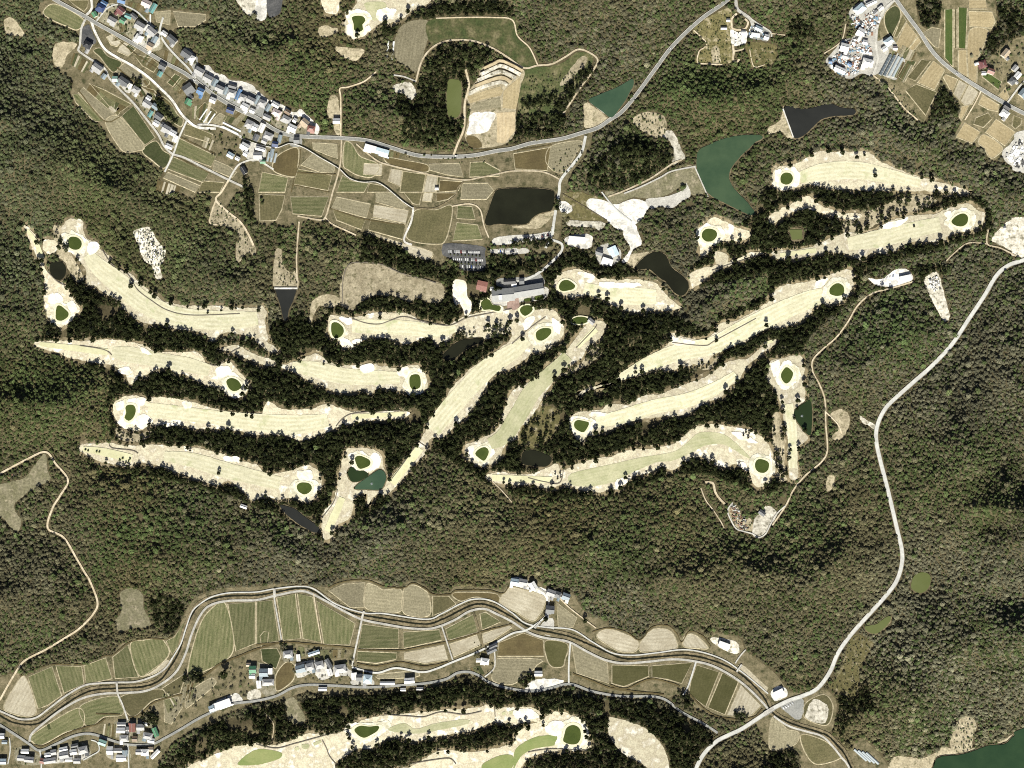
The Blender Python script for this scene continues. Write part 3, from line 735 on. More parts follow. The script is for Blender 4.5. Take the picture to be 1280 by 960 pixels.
# ------------------------------------------------------------------ other open patches
for nm, mat, s, lab in (
 ('meadow', 'meadow', "0,605 30,597 45,578 57,567 60,590 63,600 45,610 23,625 18,635 26,650 24,663 17,662 0,645 -20,630 -20,610", 'grey green hillside meadow at the left edge'),
 ('bare_ground', 'bare_white', "1074,520 1082,524 1092,530 1095,538 1088,534 1078,528", 'cream scar beside the bend of the forest road'),
 ('bare_ground', 'bare_tan', "1038,518 1050,512 1060,516 1062,530 1054,546 1044,550 1040,545 1048,534", 'cream speckled spot beside the thin right track'),
 ('bare_ground', 'bare_tan', "1034,598 1042,594 1042,606 1036,615 1032,612", 'small tan patch in the right forest'),
 ('meadow', 'scrub', "866,38 880,25 900,14 914,14 914,60 915,78 872,79 873,68 883,56 878,48", 'rough plot left of the hilltop yard'),
 ('meadow', 'scrub', "933,54 960,54 972,60 965,80 940,84 936,70", 'olive plot right of the hilltop yard'),
 ('bare_ground', 'bare_tan', "890,60 898,60 900,80 891,80", 'cream patch on the hilltop plot'),
 ('yard_ground', 'concrete_slope', "913.4,37 922,40 933,39 933,52 925.6,56 916,57 912.5,45", 'white yard of the hilltop works'),
 ('yard_ground', 'asphalt', "940,31 946,31 961,40 960,51.5 946,49 933,46 937,37.5", 'grey yard of the hilltop works'),
 ('dam', 'meadow', "757,240 777,241 800,233 815,226 840,216 866,207 880,240 864,243 857,230 832,245 811,248 790,247 774,254 764,255", 'grassy earth dam of the green reservoir'),
 ('bank', 'scrub', "703,244 720,240 735,243 760,250 742,249 735,259 756,274 735,275 712,274 706,268 716,262", 'brown bank left of the white concrete apron'),
 ('plaza', 'concrete_slope', "739,248 766,256 766,280 756,274 734,258", 'white left arm of the concrete apron'),
 ('plaza', 'concrete_slope', "763,257 774,255 787,249.5 799,249.5 811,255.5 808,264 798,278 777,288 763,278", 'white concrete apron below the dam'),
 ('plaza', 'concrete', "808,249 832,246 856,236 857.5,228.5 863.5,243.5 851.6,252 840,260 825,258 813,261", 'grey paved strip along the foot of the dam'),
 ('plaza', 'concrete_slope', "778,290 793,281 798,291 802,305 792,312 784,327 777,327 786,315 787,308", 'white concrete yard above the curved dam'),
 ('yard_ground', 'concrete_slope', "699,252 712,255 715,263 708,267 700,263", 'white car park beside the black pond'),
 ('yard_ground', 'bare_white', "711,276 735,276 756,279 750,288 738,284 711,282", 'white gravel strip left of the concrete apron'),
 ('open_woodland', 'bare_tan', "1052,288 1060,272 1090,262 1120,250 1150,243 1172,250 1150,262 1120,270 1096,280 1074,292", 'brown open ground with scattered trees between the upper right holes'),
 ('open_woodland', 'scrub', "648,548 655,530 672,512 690,508 700,520 690,545 668,560 655,562", 'sandy gaps among pines right of the narrow hole'),
 ('open_woodland', 'bare_tan', "708,452 722,440 740,430 752,440 742,452 722,462 706,470", 'sandy gaps among pines above the climbing hole'),
 ('open_woodland', 'bare_tan', "868,448 885,440 900,442 892,458 878,462", 'bare tongue of ground below the climbing hole'),
 ('open_woodland', 'rough', "575,402 600,396 640,404 630,418 600,424 580,420", 'pale gaps among pines left of the diagonal hole'),
 ('open_woodland', 'bare_tan', "966,520 976,520 984,560 986,596 972,600 966,570", 'sandy ground with trees left of the short upright hole'),
 ('open_woodland', 'bare_tan', "148,530 172,536 190,540 180,550 160,553 146,545", 'sandy gaps among pines between two left holes'),
 ('open_woodland', 'bare_tan', "66,285 76,282 80,300 90,320 104,345 96,352 82,330 72,318", 'sandy gaps among pines beside the leftmost green'),
 ('meadow', 'meadow', "150,742 165,735 178,742 180,760 187,775 187,783 165,785 150,790 145,775 152,765", 'tan cut slope above the canal at lower left'),
 ('bare_ground', 'bare_white', "167,290 175,286 187,284 195,297 207,312 205,325 200,333 203,347 195,348 190,333 180,325 172,305", 'pale stony clearing in the left forest'),
 ('bare_ground', 'bare_tan', "344,316 352,312 354,330 362,340 371,340 372,359 343,359", 'pale slope above the narrow dam pond'),
 ('bare_ground', 'bare_tan', "262,277 270,250 285,265 300,277 312,300 320,310 318,320 309,315 297,328 295,305 300,300 295,290 287,285 275,282", 'tan clearing with tracks below the upper valley'),
 ('meadow', 'field_tan', "493,70 497,40 510,27 537,27 532,60 522,88 515,88", 'striped grass plot at the top'),
 ('meadow', 'meadow_green', "539,24 640,23 646,45 662,62 671,79 655,84 640,74 615,58 590,50 560,50 541,57", 'rough green meadow above the quarry'),
 ('meadow', 'meadow_green', "657,88 690,83 710,74 722,65 738,68 741,78 722,110 702,138 680,142 650,140 650,115", 'dark grass slope right of the quarry'),
 ('bare_ground', 'bare_tan', "700,105 725,72 735,76 722,90 708,104", 'tan patch on the grass slope'),
 ('bare_ground', 'bare_white', "830,165 840,164 847,175 856,195 852,200 840,206 842,190 837,177 827,170", 'white bare track on the wooded mound'),
 ('bare_ground', 'bare_tan', "790,152 800,142 815,140 830,145 833,160 830,168 820,172 805,165", 'tan scrubby clearing on the mound'),
 ('dam', 'bare_tan', "733,128 763,149 755,155 732,160 730,145", 'tan earth dam of the teal pond'),
 ('dam', 'bare_tan', "979,134 984,136 990,156 993,173 985,172 976,164 962,168 960,160 975,150", 'pale dam left of the dark triangular pond'),
 ('dam', 'bare_tan', "781,326 790,318 800,316 818,313 812,318 800,325 793,335", 'tan curved dam of the dark pond'),
 ('yard_ground', 'concrete_slope', "708,296 735,293 741,302 734,311 710,306", 'white yard of the long shed above the fairway'),
 ('yard_ground', 'concrete', "744,312 760,304 775,312 776,324 764,332 750,330", 'pale yard of the small factory'),
 ('bare_ground', 'bare_tan', "650,272 664,266 690,263 691,270 676,284 660,286 640,284", 'tan bank below the black pond'),
 ('bare_ground', 'bare_white', "491,108 500,104 510,103 518,108 520,117 514,125 505,118 494,115", 'cream bare patch in the top forest'),
 ('bare_ground', 'bare_tan', "410,130 415,120 422,122 425,145 425,166 420,168 416,150 410,145", 'tan gap above the main road'),
 ('bare_ground', 'bare_tan', "418,58 435,60 455,62 450,72 440,76 425,68", 'brown clearing in the top forest'),
 ('bare_ground', 'bare_tan', "397,36 408,31 415,35 422,36 420,42 402,46", 'tan patch left of the top golf hole'),
 ('bare_ground', 'bare_tan', "5,25 15,22 28,38 30,45 20,45 8,42", 'tan bare patch at the upper left corner'),
 ('bare_ground', 'bare_tan', "68,58 80,52 96,56 84,70 78,84 70,82 66,72", 'cream bank left of the upper crossroads'),
 ('yard_ground', 'concrete_slope', "320,-10 331,-10 333,22 321,23", 'white lot at the top edge'),
 ('yard_ground', 'bare_white', "292,-10 318,-10 318,16 312,20 303,12", 'pale lot at the top edge'),
 ('yard_ground', 'dark_asphalt', "333,-10 352,-10 350,16 336,20", 'dark lot at the top edge'),
 ('bare_ground', 'bare_white', "1240,300 1250,285 1262,275 1280,271 1400,265 1400,322 1278,322 1262,312", 'cream bare ground at the right edge'),
 ('yard_ground', 'concrete', "1252,193 1266,176 1282,162 1400,150 1400,230 1278,216 1265,208", 'white sheeted ground at the right edge'),
 ('yard_ground', 'concrete_slope', "1085,348 1100,349 1110,344 1120,337 1131,336 1141,344 1138,351 1115,358 1098,357", 'white lot right of the climbing hole'),
 ('bare_ground', 'bare_white', "1155,350 1170,340 1177,355 1182,375 1187,395 1183,402 1178,400 1165,375", 'cream strip with rubble in the right forest'),
 ('bare_ground', 'bare_white', "952,637 961,632 971,642 963,656 956,667 948,672 940,667 943,650", 'white earthworks with a round mound'),
 ('bare_ground', 'bare_tan', "910,637 918,630 925,640 930,648 936,647 940,655 940,664 928,663 920,660 914,650", 'brown rubble clearing beside the earthworks'),
 ('meadow', 'scrub', "1062,800 1072,792 1085,800 1092,805 1080,825 1075,840 1068,872 1050,865 1035,858 1045,845 1055,825", 'yellowish scrub slope beside the forest road'),
 ('bare_ground', 'bare_tan', "1195,905 1210,895 1220,905 1216,925 1213,937 1195,942 1188,930", 'speckled clearing by the lake'),
 ('bare_ground', 'bare_tan', "1110,960 1120,945 1150,948 1170,940 1180,933 1196,938 1210,938 1250,927 1268,916 1285,905 1285,910 1262,924 1235,934 1195,944 1178,946 1168,957 1160,970 1115,970", 'tan shore of the lake'),
 ('meadow', 'meadow', "356,877 368,872 375,885 382,900 372,905 362,902", 'dry grass slope below the winding road'),
 ('yard_ground', 'concrete_slope', "656,861 669,850 691,849 704,850 701,857 682,861 667,862", 'white yard beside the lower valley road'),
 ('yard_ground', 'concrete_slope', "639,722 650,722 668,731 685,738 697,740 712,748 705,750 690,746 684,752 680,745 660,737 641,731", 'white yards of the hillside houses'),
 ('yard_ground', 'concrete', "675,783 690,772 692,790 684,795", 'grey triangle of paving at the canal bridge'),
 ('yard_ground', 'bare_white', "890,797 905,798 920,802 925,815 917,817 900,810 890,803", 'pale yard above the lower canal'),
 ('yard_ground', 'concrete_slope', "964,866 972,858 982,860 984,870 968,876", 'white lot at the canal road junction'),
 ('yard_ground', 'asphalt', "975,880 1003,874 1001,899 985,892", 'grey car park right of the canal road junction'),
 ('yard_ground', 'bare_white', "1014,877 1022,874 1035,883 1033,902 1023,904 1007,896", 'pale square lot with crossed lines'),
 ('yard_ground', 'dark_asphalt', "103,36 112,31 116,42 121,52 116,57 103,56", 'dark asphalt lot below the upper crossroads'),
 ('yard_ground', 'asphalt', "362,172 376,172 377,182 364,183", 'small grey lot beside the main road'),
 ('concrete_slope', 'concrete_slope', "254,83 262,82 268,90 280,94 287,100 300,101 312,105 322,113 330,120 337,127 333,131 326,122 316,115 305,112 295,107 283,103 272,99 262,95", 'white concrete slope above the village row'),
 ('concrete_slope', 'concrete_slope', "338,125 348,128 360,136 368,141 376,137 382,142 390,150 399,158 397,168 393,167 392,160 384,153 376,146 366,147 352,137 340,129", 'white concrete slope at the right end of the village row'),
 ('village_ground', 'asphalt', "228,62 236,60 246,72 248,80 260,92 275,98 290,103 305,110 318,117 330,128 338,137 336,144 325,146 310,140 290,130 275,123 262,113 250,102 243,95 240,84 230,72", 'grey paved ground between the row houses'),
 ('village_ground', 'village_ground', "340,128 355,134 372,148 392,155 394,167 382,169 362,166 348,160 338,152 336,140", 'village ground at the end of the row'),
 ('village_ground', 'village_ground', "305,148 314,150 335,160 352,170 352,178 345,186 330,184 300,172", 'village ground below the main road'),
 ('village_ground', 'concrete', "300,180 318,180 332,186 331,198 316,202 306,196", 'pale yards beside the canal bend'),
 ('village_ground', 'village_ground', "118,12 140,4 160,14 175,25 196,35 204,52 200,62 188,64 172,55 155,42 135,32 122,24", 'village ground at the upper crossroads'),
 ('village_ground', 'concrete', "183,52 183,36 196,38 200,52 194,60 180,60 166,52 170,46", 'pale yards of the crossroads hamlet'),
 ('village_ground', 'village_ground', "144,98 156,97 170,108 178,118 190,124 200,138 212,154 222,165 222,176 216,186 208,183 200,168 190,152 176,132 162,116 148,106", 'ground of the lower lane houses'),
 ('village_ground', 'concrete', "150,102 160,103 166,112 158,116", 'pale yard on the lower lane'), 
 ('village_ground', 'concrete', "182,132 196,136 204,148 200,162 192,156 186,144", 'pale yard in the lower lane row'),
 ('village_ground', 'concrete', "206,160 220,170 218,185 210,182", 'pale yard at the end of the lower lane'),
 ('village_ground', 'village_ground', "20,936 36,934 50,945 60,940 80,934 96,928 108,930 114,942 108,950 60,955 22,955", 'ground of the corner hamlet'),
 ('village_ground', 'concrete', "58,946 78,938 96,936 112,942 100,950 62,953", 'pale yards of the corner hamlet'),
 ('village_ground', 'village_ground', "146,902 190,902 198,918 192,928 165,928 147,922", 'ground of the hamlet above the bottom road'),
 ('village_ground', 'village_ground', "134,932 160,935 162,952 136,948", 'ground of the hamlet below the bottom road'),
 ('village_ground', 'concrete_slope', "262,882 290,868 298,868 302,876 290,880 268,890", 'white yard of the long roadside works'),
 ('village_ground', 'village_ground', "311,830 322,828 340,834 345,850 346,865 335,872 325,862 314,850", 'ground of the double farmhouse'),
 ('bare_ground', 'bare_white', "309,872 312,864 322,861 327,866 325,873 316,876", 'cream gravel patch below the farmhouse'),
 ('village_ground', 'concrete', "370,830 400,826 412,832 416,845 402,850 390,842 372,846", 'pale yards of the terrace houses'),
 ('village_ground', 'village_ground', "352,812 366,812 370,825 356,828", 'farmyard at the hedge corner'),
 ('village_ground', 'concrete', "416,834 430,830 438,838 462,845 466,856 440,855 438,846 418,844", 'pale yards at the lane end'),
):
    sheet(nm, s, mat, {'village_ground': .2, 'yard_ground': .4}.get(nm, .26) + (0.06 if mat in ('concrete', 'concrete_slope') else 0), lab, jit=.3, wild=.5 if nm == 'plaza' else 1.3)

# tan terraced quarry: chevron steps climbing to its upper rim, plots and a white gravel floor below
q = sheet('quarry_floor', "628,74 655,88 651,107 645,139 644,165 631,180 600,186 588,184 581,172 583,159 587,139 584,118 598,98 602,86", 'bare_tan', .3, 'tan terraced quarry beside the olive pond', wild=.8)
for k, (s, w, m) in enumerate((("585.5,117.5 606,108 626.6,103 634,107", 4.4, 'bare_white'), ("594,108 612,101 626.6,97 639,102.5", 4.0, 'terrace_earth'), ("597,101 613,94 626.6,90 645,98", 4.2, 'bare_white'), ("601,94 615,87 628,83 651,94", 4.2, 'bare_white'), ("605,86 618,80 628,77 653,89", 3.4, 'terrace_earth'))):
    ribbon('terrace_step', s, w, m, .6 + .9 * k, 'chevron shaped cut step of the quarry', rag=.25)
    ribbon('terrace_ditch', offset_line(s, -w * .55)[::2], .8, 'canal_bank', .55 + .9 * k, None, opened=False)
for s, m, lab in (("584,121 606,113 625,108 629,113 626,119.6 604,124 588,129.5", 'field_straw', 'upper plot of the quarry'), ("590,131.5 606,126 625,121.5 626.6,134 588,139.5", 'field_tan', 'lower plot of the quarry'), ("629.5,114 640,104 650,97 649,118 645,136.6 628,135", 'field_straw', 'right hand striped plot of the quarry'), ("621,141 644,139.5 643.7,163.5 631,179 621,178", 'terrace_earth', 'lower right striped plot of the quarry')):
    sheet('quarry_plot', s, m, .5, lab, soft=False)
sheet('gravel_floor', "590,142 617,141 615,155 608,165 597,168 584,168 586,156", 'concrete_slope', .5, 'white gravel floor of the quarry', wild=1.6)
sheet('scrub', "583,172 592,170 600,176 602,184 588,184", 'field_brown', .5, 'brown scrub in the lower left corner of the quarry')

# ------------------------------------------------------------------ roads, lanes, tracks, canal
MAIN = "60,-6 69,0 85,9 107,21 120,29 140,40 165,54 185,66 207,79 230,91 245,102 265,117 285,130 302,139 320,147 335,157 347,164 362,169 382,171 407,172 430,173 460,176 490,185 520,194 545,196 570,196 595,194 620,189 640,186 665,179 700,174 725,167 747,160 762,150 777,140 795,119 820,85 837,62 857,41 880,21 902,6 916,-6"
EAST = "1340,296 1300,318 1280,325 1260,332 1245,345 1230,370 1210,400 1190,430 1165,457 1140,479 1122,495 1107,510 1097,530 1095,550 1100,575 1107,602 1115,635 1122,665 1127,687 1127,705 1120,727 1105,747 1085,769 1062,795 1047,817 1037,840 1022,860 1005,869 985,876 967,885 950,896 927,911 910,919 895,927 880,942 870,960 860,985"
NERD = "1112,-14 1120,0 1135,21 1150,41 1162,60 1177,77 1200,95 1225,111 1250,126 1280,142 1340,168"
def road(s, w, mat, label, kerb=None, z=.9, margin=.6):
    o = ribbon('road', s, w, mat, z, label, margin=margin)
    if kerb:
        kw, km = kerb
        for sd in (1, -1):
            c, L, Rr = ribbon_pts(s, w + kw)
            side = L if sd > 0 else Rr
            r2 = ribbon('kerb', side[::2] + side[-1:], kw, km, z + .12, parent=o, margin=.3)
    return o
road(MAIN, 3.6, 'asphalt', 'grey main road crossing the upper village and the forest', (.55, 'concrete'))
road(EAST, 4.1, 'pale_road', 'pale grey forest road winding down the right side', (.5, 'concrete'))
road(NERD, 3.8, 'asphalt', 'grey road curving past the straw coloured fields', (.6, 'concrete'))
for s, w, mat, lab in (
 ("108,23 102,35 100,57 98,63 110,72 130,85 137,98 150,112 167,129 180,145 197,167 205,182 215,192 230,197 250,207 270,217 286,225 305,234", 2.6, 'concrete', 'pale lower village lane'),
 ("114,26 119,40 130,60 145,71 165,82 185,96 200,110 215,125 225,140 234,150 247,159 270,161", 3, 'concrete_slope', 'white curving lane beside the dark fields'),
 ("247,156 262,156 280,160 302,171", 2.4, 'concrete_slope', 'white lane past the tunnel greenhouses'),
 ("234,150 224,172 217,192 206,215", 2.2, 'pale_road', 'short lane linking the two village lanes'),
 ("107,20 115,10 113,-6", 3, 'concrete_slope', 'white lane leaving the top edge'),
 ("204,22 200,40 207,55 222,72 235,85 245,98", 2.4, 'pale_road', 'lane behind the crossroads hamlet'),
 ("121,26 135,10 150,6 170,14 185,28 200,42", 2, 'pale_road', 'lane through the crossroads hamlet'),
 ("188,18 188,30", 1.8, 'concrete_slope', 'short white drive of the teal shed'),
 ("277,240 286,225 295,210 302,204 318,199 328,203 342,212", 2.2, 'concrete', 'lane round the canal bend houses'),
 ("286,225 277,240 270,250 285,265 300,277 310,292 317,307", 2.4, 'dirt_track', 'pale track down from the village fields'),
 ("270,250 262,277 275,280 287,270", 1.8, 'dirt_track', 'track looping round the tan clearing'),
 ("427,174 426,200 422,220 416,240 412,255 407,271 400,275 372,270", 2, 'dirt_track', 'straight field track south of the main road'),
 ("374,277 371,315 371,335 372,360", 1.8, 'dirt_track', 'track down to the narrow dam'),
 ("406,271 415,280 430,287 445,294", 1.8, 'dirt_track', 'track along the lower fields'),
 ("517,259 514,277 505,300 515,306", 2.4, 'concrete_slope', 'short white field lane'),
 ("732,170 727,190 715,207 701,225 699,240 696,255 692,280 690,292 682,310", 3.4, 'pale_road', 'road beside the black pond'),
 ("699,224 685,217 670,214 640,214 620,218 600,222 580,225 545,220 510,212 485,206 470,200 445,180", 1.8, 'dirt_track', 'farm track through the upper fields'),
 ("517,260 540,261 555,255 570,244 572,235 580,227", 1.8, 'canal_bank', 'dark ditch curving through the upper fields'),
 ("565,258 587,255 600,262 605,282 611,297", 1.6, 'dirt_track', 'track left of the black pond'),
 ("690,300 702,305 701,315 687,330 672,342 655,350 636,353", 3, 'pale_road', 'drive up to the clubhouse'),
 ("520,102 527,77 540,60 560,51 590,51 615,60 635,72 655,85 672,82 690,80 707,71 722,62 735,65 747,75 740,90 725,110 712,130 704,142", 2.2, 'dirt_track', 'dirt road circling above the quarry'),
 ("545,23 575,22 615,22 640,25 647,45 662,60 672,81", 1.6, 'dirt_track', 'track along the green meadow'),
 ("582,87 586,107 581,130 580,160 572,180 567,194", 2.6, 'dirt_track', 'pale track between the olive pond and the quarry'),
 ("470,90 455,102 435,109 425,111 426,125 426,170", 1.8, 'dirt_track', 'footpath climbing from the main road'),
 ("520,102 505,96 492,94", 1.8, 'concrete', 'short pale spur in the top forest'),
 ("1122,-2 1105,12 1097,32 1095,57 1097,75 1091,94", 2.8, 'concrete', 'pale lane through the scrap yard'),
 ("1091,94 1110,110 1130,135 1147,150", 1.8, 'dirt_track', 'track below the straw fields'),
 ("1057,30 1051,52 1030,67", 1.4, 'dirt_track', 'thin track left of the scrap yard'),
 ("1258,130 1277,105 1292,92", 2.2, 'concrete', 'lane between the right edge houses'),
 ("1226,114 1218,130 1206,150", 1.6, 'dirt_track', 'field track off the right hand road'),
 ("919,-6 920,4 922,12 930,18 938,24 941,32", 4, 'concrete', 'pale road to the hilltop works'),
 ("934,20 946,29 963,40 964,46", 2, 'concrete', 'lane along the hilltop works'),
 ("964,42 972,43 981,44", 1.4, 'dirt_track', 'thin track right of the hilltop works'),
 ("921,17 915,23 914.4,31 916,36 924,37.5 932,35.6 935,28 931,24", 2.4, 'dirt_track', 'loop of pale track round the hilltop wood'),
 ("916,56 917,66 916,74 920,78 924,74", 2.6, 'dirt_track', 'pale track below the hilltop yard'),
 ("917,64 924,63 930,61", 2, 'dirt_track', 'short pale spur below the hilltop yard'),
 ("867,38 876,46 883,54 880,60 874,64 872,78 885,80 903,81", 1.5, 'dirt_track', 'track round the rough hilltop plot'),
 ("937,62 940,78 944,84 956,81", 1.2, 'dirt_track', 'thin track right of the hilltop yard'),
 ("752,240 763,254 775,266 790,277", 1.6, 'pale_road', 'grey line crossing the white apron'),
 ("702,242 718,251 733,260 746,268 759,276", 1.3, 'canal_bank', 'dark ditch left of the white apron'),
 ("852,200 840,205 815,222 795,232 777,240 760,246", 2, 'dirt_track', 'track round the foot of the mound'),
 ("870,208 840,214 825,222 800,234 780,242", 1.8, 'concrete', 'pale lane on top of the earth dam'),
 ("1235,287 1234,305 1250,310 1270,320", 1.8, 'dirt_track', 'track beside the cream bare ground'),
 ("1234,305 1210,304 1192,317 1182,327", 1.5, 'dirt_track', 'faint track in the right forest'),
 ("1142,352 1115,360 1090,367 1072,382 1060,402 1045,422 1030,435 1016,450 1016,465 1024,480 1031,500 1032,530 1034,562 1027,577 1007,594 992,612 982,632 965,657", 1.9, 'dirt_track', 'thin track looping round the right holes'),
 ("1032,515 1047,530 1052,542", 1.6, 'dirt_track', 'short spur off the thin track'),
 ("0,592 32,575 57,565 70,580 85,600 75,620 66,635 60,660 80,672 97,700 107,717 112,725 122,752 117,767 100,785 82,797 57,812 32,825 22,837 10,857 0,875", 2.4, 'dirt_track', 'pale forest track winding down the left side'),
 ("-6,886 15,895 27,899 45,897 62,885 82,870 105,857 125,854 147,853 170,852 192,845 207,835 216,822", 2.2, 'concrete', 'lane on the near bank of the canal'),
 ("216,822 226,805 232,787 240,765 250,755 265,746 287,741 320,740 343,736 372,733 392,736 420,755 455,766 480,767 532,774 552,767 575,755 592,749 615,751 640,766 657,779 682,784 715,787 740,802 765,816 790,819 820,816 852,812 877,815 905,825 930,842 960,867", 1.6, 'pale_road', 'thin path on the upper bank of the canal'),
 ("37,927 40,917 57,902 80,885 105,872 130,867 155,866 180,864 200,856 220,840 232,817 240,792 250,770 262,757 285,751 320,750 342,745 372,739 387,741 407,751 427,762 452,774 480,780 510,785 535,786 552,782 570,774 587,764 605,761 620,767 640,777 660,790 680,797 710,802 735,815 757,825 780,829 810,827 840,824 865,826 890,832 915,845 935,860 955,880 961,888", 2.7, 'concrete', 'pale lane on the lower bank of the canal'),
 ("967,895 985,907 1007,914 1027,920 1040,932 1052,947 1060,957 1072,985", 2.4, 'concrete', 'lane following the canal to the bottom edge'),
 ("146,852 147,866 153,880 160,900", 2, 'concrete', 'short lane over the left canal bridge'),
 ("343,736 343,748 352,800", 1.8, 'concrete', 'straight lane between the big green fields'),
 ("455,764 452,776 440,832", 2.2, 'concrete', 'lane over the second canal bridge'),
 ("392,742 402,804", 1.1, 'dirt_track', 'thin bund path between green fields'),
 ("684,769 672,779 657,788 640,792 615,806 592,817 567,827 545,836 527,840 495,835 470,841 440,834", 2.3, 'pale_road', 'lane from the canal bridge to the lower hamlet'),
 ("552,782 566,825", 1.8, 'concrete', 'short lane between the striped fields'),
 ("592,765 600,790 604,808", 1.3, 'canal_bank', 'dark ditch between the striped fields'),
 ("713,803 711,830 711,856", 2, 'pale_road', 'lane right of the olive field'),
 ("870,827 860,858 852,871", 2, 'pale_road', 'lane between the olive fields'),
 ("919,829 925,820 932,812", 1.6, 'concrete', 'small bridge lane above the lower canal'),
 ("684,770 686,752 686,745 672,735 655,732", 2, 'concrete', 'drive to the hillside houses'),
 ("697,745 710,758 725,770 745,785", 1.4, 'dirt_track', 'track below the hillside houses'),
 ("-6,902 22,920 37,930 50,938 70,930 92,920 110,917 125,920 145,927 165,931 190,930 207,922 225,912 245,900 265,890 290,880 320,876 345,870 365,860 385,856 420,857 457,859 495,857 532,854 557,849 572,841 587,840 600,845 606,850 620,856 640,861 665,864 685,861 712,855 740,864 775,870 825,872 852,890 880,905 897,916", 3, 'asphalt', 'grey road along the edge of the bottom wood'),
 ("50,938 52,954 50,985", 1.8, 'pale_road', 'lane leaving the bottom left corner'),
 ("160,930 161,954 162,985", 1.6, 'pale_road', 'lane leaving the bottom edge'),
 ("12,922 13,938 10,955", 1.4, 'pale_road', 'lane in the corner hamlet'),
 ("114,925 122,928 124,938 115,944 104,950", 1.4, 'pale_road', 'lane round the corner hamlet'),
 ("618,812 618,834 606,846", 1.6, 'concrete', 'drive of the field corner house'),
 ("881,603 891,604 894,615 900,624 906,630", 2.6, 'dirt_track', 'sandy scar below the wavy hole'),
 ("916,628 909.5,638 914,651 920.5,661 929,664 941,667.5 948,672 956.6,667.5 963,655.5 971,642 982,632", 1.6, 'concrete', 'pale track round the earthworks'),
 ("876,610 882,625 891,637 901,652 905,660", 1.3, 'dirt_track', 'broken pale track in the lower forest'),
 ("614,600 628,614 640,628", 1.2, 'dirt_track', 'faint track below the wavy hole tee'),
 ("340,925 342,905 330,890", .9, 'dirt_track', 'faint path in the bottom wood'),
):
    road(s, w, mat, lab)
CAN = "-6,890 17,903 45,905 65,893 90,875 115,863 150,860 180,858 200,850 214,832 225,812 232,787 241,767 255,752 285,745 320,744 345,740 375,735 392,739 415,754 440,766 480,773 530,780 553,774 575,763 595,755 615,758 640,771 665,785 710,795 745,809 780,823 820,821 860,819 895,827 925,842 952,868 965,890 980,900 997,907 1020,914 1035,920 1045,930 1057,945 1075,985"
ribbon('canal_bank', CAN, 8, 'canal_bank', .5, 'brown banks of the winding canal', rag=.3)
ribbon('canal', CAN, 2.2, 'water_black', .62, 'dark winding canal between two pale lanes', rag=.3)
for s, w, lab in (("320,806 345,804 365,803 395,806 420,808 446,811", 2.2, 'below the big green fields'), ("236,848 256,844 275,830 300,820 320,812 345,804", 2.4, 'along the foot of the largest green field'),
 ("447,812 500,813 530,808 556,803 580,797 602,790 640,780", 1.8, 'between the two rows of striped fields'), ("120,892 150,893", 1.5, 'below the left canal field'), ("42,931 56,932 82,918 106,909 120,906 132,898", 1.8, 'below the lowest left green field'),
 ("160,896 172,895 190,880 206,873 228,868", 1.8, 'below the left olive field'), ("446,829 470,833 500,828 530,833 560,828", 1.8, 'below the middle fields'), ("762,856 782,861 812,849 836,853 850,858", 2, 'below the long olive fields'),
 ("716,842 740,851 763,860 790,864 830,868", 2, 'above the bottom road at right'), ("862,868 884,889 908,898 940,897 953,886", 1.8, 'below the right olive fields'), ("26,845 62,831 102,830 130,820 142,818 160,804 180,798 206,799 214,796", 1.3, 'along the upper edge of the left green fields'),
 ("410,735 430,727 457,725 480,733 503,735 516,729 530,735 542,743 562,743 572,738 610,738 628,742 636,733", 1.4, 'along the upper edge of the middle fields'), ("740,790 760,785 782,790 800,800 815,784 834,782 846,792 852,803 862,789 878,795 888,808", 1.2, 'along the scalloped pale fields'),
 ("371,216 420,218", 1.4, 'between upper fields'), ("366,231 412,240", 1.2, 'between middle upper fields'), ("376,187 374,205 370,216 364,240", 1.2, 'between the brown and tan upper fields'), ("412,260 456,274 505,281", 1.4, 'between lower upper fields'), ("215,194 262,216", 1.2, 'between the striped village fields'), ("224,171 268,192", 1.6, 'above the striped village fields'),
 ("99,114 130,151 150,146", 1.2, 'beside the left village fields'), ("146,84 170,104 196,118 216,134", 1.6, 'along the white curving lane'), ("150,52 176,72 206,92 228,112", 1.2, 'along the main road plots'), ("582,186 640,188 690,181", 1.6, 'below the main road at the quarry')):
    ribbon('field_bank', s, w, 'field_brown', .66, 'dark weedy bank ' + lab, rag=.3, opened=False)
CAN2 = "300,170 320,178 345,183 362,178 380,183 400,195 424,209 437,221 452,226 470,226 482,232 492,240 505,251 517,259"
ribbon('canal', CAN2, 1.6, 'water_black', .62, 'narrow dark canal below the village')
for s, lab in ((CAN2, 'white concrete edge of the narrow village canal'),):
    ribbon('canal_edge', offset_line(s, 1.6)[::3], .9, 'concrete_slope', .72, lab)
